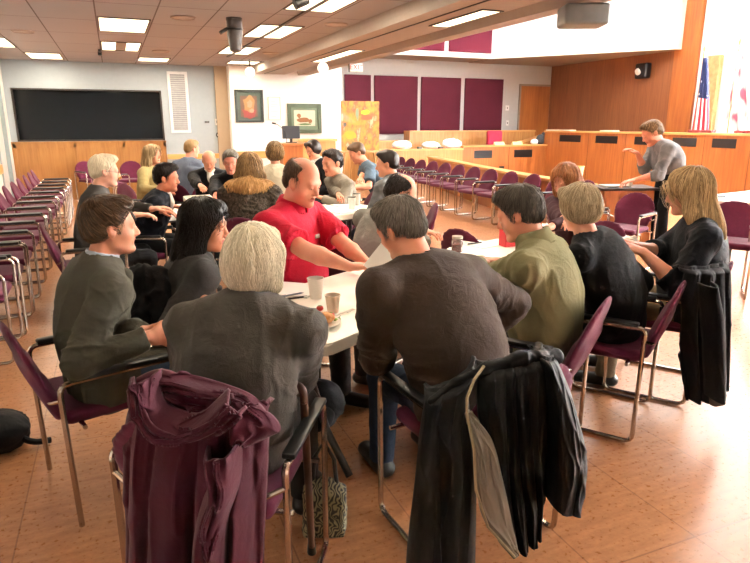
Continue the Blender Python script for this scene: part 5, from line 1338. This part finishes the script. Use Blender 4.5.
sub(c1, A, 'lapel', rib([nb + nd * .04 - f * .06, nb + nd * .035 + sr * .06 + f * .02, S(.92) + f * .10 + sr * .07, S(.72) + f * .145 + sr * .04, S(.5) + f * .15 + sr * .02], [.008, .012, .022, .022, .01], .02, (f, .7)), .006, blz)
# 2 dark haired woman
djk = cloth('charcoal_jacket', '35322f', .75, .15, 14, 420, .3)
c2_, A = person('woman with long dark wavy hair in a charcoal jacket, in profile', W(206, 226, 3.05), 0.15, 80, face=114, pitch=10, h=.0065, top=djk, offs=.016, folds=.007, fs=(10, 10, 10), legs=blk, w=.95,
    hair='wavy', hmat=H_dark, nst=2600, slen=.17, srad=.0022, wav=.35, ho=dict(len=.25, vol=.95, amp=.008, fs=(20, 20, 9), fr=-.04, cw=1.2, cd=1.22), collar=.02, seed=2, topname='jacket', hs=1.03, sk='c28768', brow=plain('brow_dark', '120c0a', .8), hands=(W(205, 305, 2.9), W(212, 310, 2.8)))
# 3 white haired woman
gj = cloth('grey_brushed_jacket', '443f38', .9, .12, 10, 420, .4, .1)
c3_, A = person('white haired woman in a grey jacket seated with her back to the camera', W(255, 260, 2.0), (.27, 1.94), 30, face=42, pitch=8, h=.0065, top=gj, offs=.024, folds=.008, fs=(8, 8, 8), legs=dgrey, w=1.0, belly=.05,
    hair='bob', hmat=H_white, nst=4200, slen=.14, srad=.0017, wav=.3, ho=dict(hg=.008, amp=.007), collar=.03, seed=3, topname='jacket', hs=.9, sk='d5a58c', hands=(V(.25, 2.42, .66), V(.52, 2.22, .64)), poles=(V(-.5, -.3, -1), V(.35, -.5, -1)), hunch=.05, tl=1.0, shw=.19)
# 4 man in the red polo
redp = cloth('red_polo_pique', 'a00c26', .8, .08, 10, 500, .3)
c4, A = person('large man in a red polo shirt looking down at a paper', W(303, 182, 3.55), 0.1, 138, face=146, pitch=20, h=.0065, top=redp, offs=.016, folds=.007, fs=(8, 8, 6), sleeve='short', legs=dgrey, w=1.34, belly=.08, hs=1.1,
    hair='bald', hmat=hairmat('hair_thin_brown', '3a291c', '715642'), nst=1500, slen=.03, srad=.0012, ho=dict(hg=.006, bt=.015), collar=.03, seed=4, topname='polo_shirt', sk='cc8e72', red=.3, headopt=dict(fat=.006, jaw=1.08, neck=1.15), hands=(W(366, 262, 3.5), W(356, 270, 3.12)), hd=(V(.8, -.6, 0), V(1, -.1, -.02)), palm=(V(0, 0, -1), V(0, 0, -1)), curl=(.6, .5), poles=(V(.5, .5, -.6), V(-.6, -.6, -.7)), armr=1.25, tl=1.12, glasses=False)
H = A['H']; nb = A['nb']; f = A['st']; sr = A['sr']; S = A['S']; nd = nrm(H.p(0, -.03, -.08) - nb)
sub(c4, A, 'collar', [Cap(nb - nd * .0, nb + nd * .06, .104, .086, .01, fa=True, fb=True), Cap(nb - nd * .05, nb + nd * .08, .076, .072, .004, op='s'), Cap(nb + f * .09 - nd * .03, nb + f * .09 + nd * .08, .012, .03, .004, op='s')], .006, redp)
pp = S(.7) + f * .158 - sr * -.09; 
sub(c4, A, 'chest_logo', [Box(S(.70) + f * .148 - sr * .085, (.02, .002, .009), frame(f, V(0, 0, 1)), .003, 0)], .003, plain('logo_white', 'e8d8d8', .6))
# 5 man in the brown sweater
brs = cloth('brown_sweater', '3a2d24', .9, .1, 8, 350, .4, .1)
c5, A = person('grey haired man in a dark brown sweater leaning left, seen from behind', W(400, 228, 2.38), (1.2, 1.95), -4, face=-28, pitch=26, roll=-6, h=.0065, top=brs, offs=.022, folds=.008, fs=(6, 6, 6), legs=jeans, w=1.16, belly=.02, twist=-6,
    hair='short', hmat=H_grey, nst=3000, slen=.03, srad=.0013, sfwd=.3, ho=dict(hg=.006, amp=.003), collar=.012, colr=.075, seed=5, topname='sweater', hs=.96, sk='c98a6a', headopt=dict(neck=1.12), hands=(V(1.0, 2.3, .66), V(1.42, 2.2, .62)), poles=(V(-.35, -.5, -1), V(1, -.2, .45)), hunch=.07, tl=1.05, armr=1.12)
# 6 man in the olive shirt
olv = cloth('olive_shirt', '7a7656', .8, .1, 8, 420, .3)
c6, A = person('dark grey haired man in an olive shirt with his head bowed', W(519, 214, 2.85), (1.86, 2.36), -36, face=-44, pitch=24, h=.0065, top=olv, offs=.022, folds=.010, fs=(9, 9, 5), legs=dgrey, w=1.16, belly=.04,
    hair='short', hmat=H_salt, nst=2600, slen=.035, srad=.0013, ho=dict(hg=.012, amp=.004), collar=.03, seed=6, topname='shirt', hs=1.0, sk='cc8f70', hands=(W(478, 262, 3.15), W(505, 262, 3.3)), hunch=.07, armr=1.05, poles=(V(-.8, -.2, -.5), V(.8, .2, -.5)))
H = A['H']; nb = A['nb']; nd = nrm(H.p(0, -.03, -.08) - nb)
sub(c6, A, 'collar', [Cap(nb + nd * .0, nb + nd * .075, .098, .078, .01, fa=True, fb=True), Cap(nb - nd * .05, nb + nd * .09, .066, .064, .004, op='s')], .006, olv)
# 7 short haired woman in black
blt = cloth('black_top', '101114', .85, .15, 8, 350, .3)
c7, A = person('woman with short ash blonde hair in a black top, seen from behind', W(579, 209, 3.1), (2.44, 2.44), -30, face=0, pitch=12, h=.0075, top=blt, offs=.014, folds=.005, fs=(9, 9, 9), legs=blk, w=1.08, belly=.03,
    hair='pixie', hmat=H_ash, nst=3200, slen=.06, srad=.0016, wav=.2, ho=dict(hg=.014, amp=.005, fs=(16, 16, 9)), seed=7, topname='top', hs=.92, sk='d39c82', hands=(W(566, 262, 3.5), W(612, 258, 3.5)), hunch=.07)
# 8 long haired woman
c8, A = person('woman with long blonde hair in a black blouse turned to the left', W(688, 192, 3.45), (3.12, 2.56), -48, face=-39, pitch=14, h=.0075, top=cloth('navy_black_blouse', '0f1116', .75, .2, 8, 350, .25), offs=.02, folds=.008, fs=(8, 8, 8), sleeve='elbow', legs=cloth('khaki_trousers', '6a5c48', .9), w=1.3, belly=.07,
    hair='long', hmat=H_blond, nst=3400, slen=.3, srad=.0022, wav=.12, ho=dict(len=.36, vol=1.0, amp=.006, hg=.007, fs=(24, 24, 4)), seed=8, topname='blouse', hs=1.04, sk='d29a80', hands=(W(643, 252, 3.3), W(637, 246, 3.5)), hd=(V(-.7, .6, .3), V(-.8, .3, .3)), curl=(.9, .9), palm=(V(0, .4, -1), V(-.5, 0, -1)), poles=(V(-.2, -.3, -1), V(.8, .3, -.6)), armr=1.1, hunch=.04)
e = empty('napkin', tuple(W(629, 242, 3.55)), 0, 'crumpled white napkin in the hand of the long haired blonde woman', 'napkin')
solid('crumpled_paper', [Ell((0, 0, 0), (.04, .03, .035), None, .01)], .007, M_('paper_bright', 'f2efe9', .7, var=.01), e, folds=.014, fs=(40, 40, 40))
# 9 red haired woman
c9, A = person('woman with straight red blonde hair looking down at her papers', W(565, 181, 4.6), 0.2, -100, face=-112, pitch=24, h=.009, top=cloth('dark_plum_top', '3a2228', .85), offs=.014, legs=blk, w=.95,
    hair='long', hmat=H_red, nst=1300, slen=.2, srad=.0026, ho=dict(len=.17, vol=.9, amp=.004), seed=9, topname='top', hs=.98, sk='d59a80', hands=(W(548, 228, 4.2), W(572, 230, 4.0)))
# 10 bald man in grey
gtee = cloth('grey_tee', '7a7770', .9, .1, 8)
c10, A = person('balding man in a grey shirt bowed over the far side of the table', W(401, 194, 4.42), 0.34, 60, face=106, pitch=34, h=.009, top=gtee, offs=.014, folds=.006, sleeve='short', legs=dgrey, w=1.1,
    hair='bald', hmat=H_dark, nst=900, slen=.03, srad=.0018, ho=dict(hg=.006, bt=.045), seed=10, topname='tee_shirt', hs=1.12, sk='c98a6a', hands=(W(424, 232, 4.3), W(412, 262, 3.9)), hunch=.06, poles=(V(.3, .6, -.6), V(.3, -.6, -.6)))
# 11 man in grey jacket behind
person('dark haired man in a blue grey jacket at the middle table, seen from behind', W(387, 164, 6.1), .15, -35, face=-62, pitch=10, h=.012, top=cloth('blue_grey_jacket', '66686a', .85), offs=.03, folds=.008, legs=jeans, w=1.3, hs=1.05, hair='short', hmat=H_dark, ho=dict(hg=.012), seed=11, topname='jacket', hunch=.05)
# 12 man in grey sweater
person('dark haired man in a grey sweater at the middle table, leaning on one elbow', W(332, 163, 6.9), 0.2, -95, face=-112, pitch=10, h=.010, top=cloth('warm_grey_sweater', '7d766b', .9), offs=.016, folds=.006, legs=dgrey, w=1.3, hair='short', hmat=H_dark, nst=500, slen=.035, srad=.002, ho=dict(hg=.009, amp=.004), seed=12, topname='sweater', sk='c4866a', hands=(W(322, 198, 6.7), W(343, 201, 6.5)), hs=1.18)
# 13 man in blue tee
person('man in a slate blue short sleeved shirt bent over the middle table', W(357, 153, 7.6), 0.3, -80, face=-85, pitch=30, h=.012, top=cloth('slate_blue_tee', '4d5c6a', .9), offs=.014, sleeve='short', legs=jeans, w=1.05, hair='short', hmat=H_brown, ho=dict(hg=.009), seed=13, topname='tee_shirt', hands=(W(350, 188, 7.2), W(356, 190, 6.9)), hunch=.07, sk='cc8f72')
# 14 person with glasses
cw_, A = person('dark haired person with glasses and a white collar behind the man in the grey sweater', W(313, 150, 8.4), 0.2, -105, face=-115, pitch=16, h=.013, top=cloth('black_jacket_far', '1c1c20', .85), offs=.016, legs=blk, hair='pixie', hmat=H_dark, ho=dict(hg=.014), seed=14, topname='jacket', glasses=True)
white_front(cw_, A)
# 15 cream top woman
person('woman with short curly brown hair in a cream top, back to the camera', W(275, 154, 7.4), 0.12, 20, face=10, pitch=6, h=.011, top=cloth('cream_top', 'b3a892', .9), offs=.016, legs=blk, hair='curly', hmat=H_lb, nst=700, slen=.06, srad=.004, wav=.8, ho=dict(amp=.009, fs=(40, 40, 40)), seed=15, topname='top')
# 16 fur collar woman
fur = cloth('dark_fur_coat', '3d352d', .95, .75, 45, 120, .9)
c16, A = person('woman with light brown hair in a dark coat with tan fur collar', W(250, 168, 5.55), 0.12, 25, face=15, pitch=4, h=.010, top=fur, offs=.035, folds=.012, fs=(22, 22, 22), legs=blk, w=1.08, hair='long', hmat=H_lb, nst=900, slen=.16, srad=.0035, wav=.3, ho=dict(len=.08, amp=.005, vol=1.0), seed=16, topname='coat', hs=1.05)
tanfur = hairmat('tan_fur', '8a6236', 'd9ac72'); nb = A['nb']; sr = A['sr']; f = A['f']
Lf = [Cap(A['shl'][0] * .75 + nb * .25 + V(0, 0, .02), nb - f * .08 + V(0, 0, .01), .085, .09, .03), Cap(A['shl'][1] * .75 + nb * .25 + V(0, 0, .02), nb - f * .08 + V(0, 0, .01), .085, .09, .03)]
sub(c16, A, 'fur_collar', Lf, .01, tanfur, folds=.012, fs=(40, 40, 40))
v, q = strands(Lf, A['H'], 1800, .05, .003, 3, h=.01, lift=.010); me = mesh_np('fur_tufts', v, q); me.transform(A['T']); o = link('fur_tufts', me, c16, tanfur)
# 17 pink faced man
person('grey haired man with flushed face and dark suit beside the fur collar coat', W(231, 162, 6.5), 0.25, -150, face=-165, pitch=14, h=.010, top=cloth('black_suit', '17171b', .8), offs=.02, legs=blk, w=1.08, hair='short', hmat=H_grey, nst=500, slen=.03, srad=.002, seed=17, topname='suit_jacket', sk='c8836a', red=.3, collar=.03, hands=(W(232, 203, 6.0), W(216, 200, 6.0)))
# 18 bald man in black
cw_, A = person('bald man in a black suit and white shirt facing the camera with bowed head', W(209, 161, 7.6), 0.25, 185, face=190, pitch=26, h=.012, top=cloth('black_suit', '17171b', .8), offs=.02, legs=blk, w=1.08, hair='bald', hmat=H_grey, ho=dict(bt=.03, hg=.004), seed=18, topname='suit_jacket', sk='d29476', hands=(W(214, 184, 7.1), W(204, 190, 7.0)))
white_front(cw_, A)
# 19 blue shirt man
person('man in a blue grey shirt with his back half turned near the far wall', W(192, 149, 8.6), 0.15, 40, face=70, pitch=10, h=.013, top=cloth('blue_grey_shirt', '5b6475', .85), offs=.018, legs=blk, w=1.05, hair='short', hmat=H_lb, seed=19, topname='shirt', sk='cf9378', hands=(W(205, 172, 8.4), W(206, 178, 8.2)))
# 20 yellow jacket woman
person('woman with long blonde hair in a pale yellow jacket near the wood panelling', W(153, 155, 8.0), 0.1, 120, face=130, pitch=4, h=.012, top=cloth('yellow_jacket', 'a89868', .85), offs=.018, legs=blk, w=.95, hair='long', hmat=H_blond, nst=600, slen=.18, srad=.004, ho=dict(len=.2), seed=20, topname='jacket', hands=(W(168, 180, 7.8), W(163, 190, 7.7)))
# 21 navy jacket man
nvy = cloth('navy_jacket', '12161e', .8, .1, 10)
cw_, A = person('dark haired man in a navy jacket and white collar holding papers', W(167, 178, 5.5), 0.22, 105, face=112, pitch=8, h=.009, top=nvy, offs=.02, folds=.006, legs=blk, w=1.15, hair='short', hmat=H_dark, nst=900, slen=.035, srad=.0018, ho=dict(hg=.012), seed=21, topname='jacket', sk='cb886a', hands=(W(160, 211, 5.35), W(170, 206, 5.7)), hd=(V(.8, -.3, -.1), V(.9, .1, -.1)), collar=.0, hs=1.0)
white_front(cw_, A)
# 22 white haired man
person('white haired man with glasses in a charcoal sweater, in profile', W(105, 171, 5.0), 0.15, 84, face=88, pitch=8, h=.009, top=cloth('charcoal_sweater', '3a3734', .9), offs=.018, folds=.006, legs=blk, w=1.1, hair='short', hmat=H_white, nst=1200, slen=.045, srad=.0018, ho=dict(hg=.009, amp=.004), seed=22, topname='sweater', sk='d7a48a', glasses=True, hands=(W(152, 209, 5.1), W(135, 215, 4.8)), hd=(V(.9, 0, .1), V(.9, 0, 0)), collar=.03, hs=1.02)
# 23 standing man
gsw = cloth('heather_grey_pullover', '6f6f70', .9, .12, 14)
c23, A = person('man in a grey pullover standing and leaning on the wooden stand', W(652, 133, 7.7), .26, -62, face=-66, pitch=32, stand=True, h=.009, top=gsw, offs=.018, folds=.008, fs=(7, 7, 7), sleeve='elbow', legs=blk, w=1.28, belly=.08, hair='short', hmat=H_lb, nst=900, slen=.03, srad=.0018, ho=dict(hg=.008), seed=23, topname='pullover', sk='c8876a', hands=(W(634, 180, 7.6), W(637, 153, 7.75)), hd=(V(-.6, .1, -.1), V(-.6, .2, .3)), poles=(V(.3, -.3, -.2), V(.4, .1, -1)), collar=.02, hs=1.22, hunch=.06, tl=1.14, armr=1.15, z0=1.02)
# chairs of the people further back
ppl = [o for o in bpy.data.objects if o.name.startswith('person') and o.parent is None]
far = {'dark wavy': 80, 'red polo': 118, 'red blonde': -100, 'balding': 60, 'blue grey jacket': -70, 'grey sweater at': -95, 'slate blue': -80, 'glasses and a white': -105, 'curly': 20, 'fur collar': 25, 'flushed': -150, 'bald man in a black': 185, 'blue grey shirt': 40, 'pale yellow': 120, 'navy jacket': 105, 'charcoal sweater': 84}
short_ = {'dark wavy': 'of the dark haired woman', 'red polo': 'under the large man in the red polo', 'red blonde': 'of the red haired woman', 'balding': 'of the balding man in grey', 'blue grey jacket': 'of the man in the blue grey jacket', 'grey sweater at': 'of the man in the grey sweater', 'slate blue': 'of the man in the slate blue shirt', 'glasses and a white': 'of the person with glasses', 'curly': 'of the curly haired woman in cream', 'fur collar': 'of the woman in the fur collar coat', 'flushed': 'of the flushed man in a dark suit', 'bald man in a black': 'of the bald man in black', 'blue grey shirt': 'of the man in the blue grey shirt', 'pale yellow': 'of the woman in yellow', 'navy jacket': 'of the man in the navy jacket', 'charcoal sweater': 'of the white haired man'}
for o in ppl:
    for k, a in far.items():
        if k in o['label'] and not (k == 'fur collar' and 'flushed' in o['label']):
            f_ = az(a); place(o.location.x - f_[0] * .02, o.location.y - f_[1] * .02, a, 'purple armchair ' + short_[k]); break
# sheet in the hands of the man in red
a = W(380, 260, 3.1); m = MB(); m.box((0, 0, 0), (.10, .002, .15), Matrix.Rotation(math.radians(-25), 3, 'Z') @ Matrix.Rotation(math.radians(38), 3, 'Y')); o = m.build('paper_sheet', M_('paper_bright', 'f2efe9', .7, var=.01)); o.location = tuple(a); tag(o, 'white sheet held up by the man in the red polo', 'paper')

# ------------------------------------------------------------------ light and camera
w = bpy.data.worlds.new('world'); bpy.context.scene.world = w; w.use_nodes = True
bg = w.node_tree.nodes['Background']; bg.inputs['Color'].default_value = (.95, .97, 1, 1); bg.inputs['Strength'].default_value = 1.5
def area(name, loc, rot, sx, sy, e, col=(1, 1, 1)):
    L = bpy.data.lights.new(name, 'AREA'); L.shape = 'RECTANGLE'; L.size = sx; L.size_y = sy; L.energy = e; L.color = col
    o = bpy.data.objects.new(name, L); C.objects.link(o); o.location = loc; o.rotation_euler = rot; return o
for i, (y0, y1) in enumerate(((-2.5, 1.9), (2.35, 6.2), (6.65, 10.35))):
    area('daylight', (XR + .5, (y0 + y1) / 2, 3.3), (0, math.radians(78), 0), 4.2, y1 - y0, 3600, (1, .97, .93))
for tx_, ty_ in ((1.93, 3.6), (-.02, 1.2), (1.93, 1.2)): troffer(tx_, ty_, .58, 1.2, {(1.93, 3.6): 'unseen ceiling light panel added over the white table', (-.02, 1.2): 'unseen ceiling light panel added over the camera, left row', (1.93, 1.2): 'unseen ceiling light panel added over the camera, right row'}[(tx_, ty_)], power={3.6: 30, 1.2: 8}[ty_])  # unseen panels added on the same grid to brighten the table and heads
area('added_skylight', (8.9, 9.5, TOP - .05), (0, 0, 0), 4.5, 8.0, 650, (1, .97, .93))  # unseen skylight, added to light the dais fronts, bulkhead and hall floor
cam = bpy.data.cameras.new('camera'); co = bpy.data.objects.new('camera', cam); C.objects.link(co)
cam.sensor_width = 36; cam.lens = CF / 750 * 36; cam.clip_start = .05
co.location = (0, 0, CH); co.rotation_euler = (PI / 2 - CP, 0, -CY)
sc = bpy.context.scene; sc.camera = co
sc.view_settings.view_transform = 'Standard'; sc.view_settings.look = 'None'; sc.view_settings.gamma = 1; sc.view_settings.exposure = 0.5
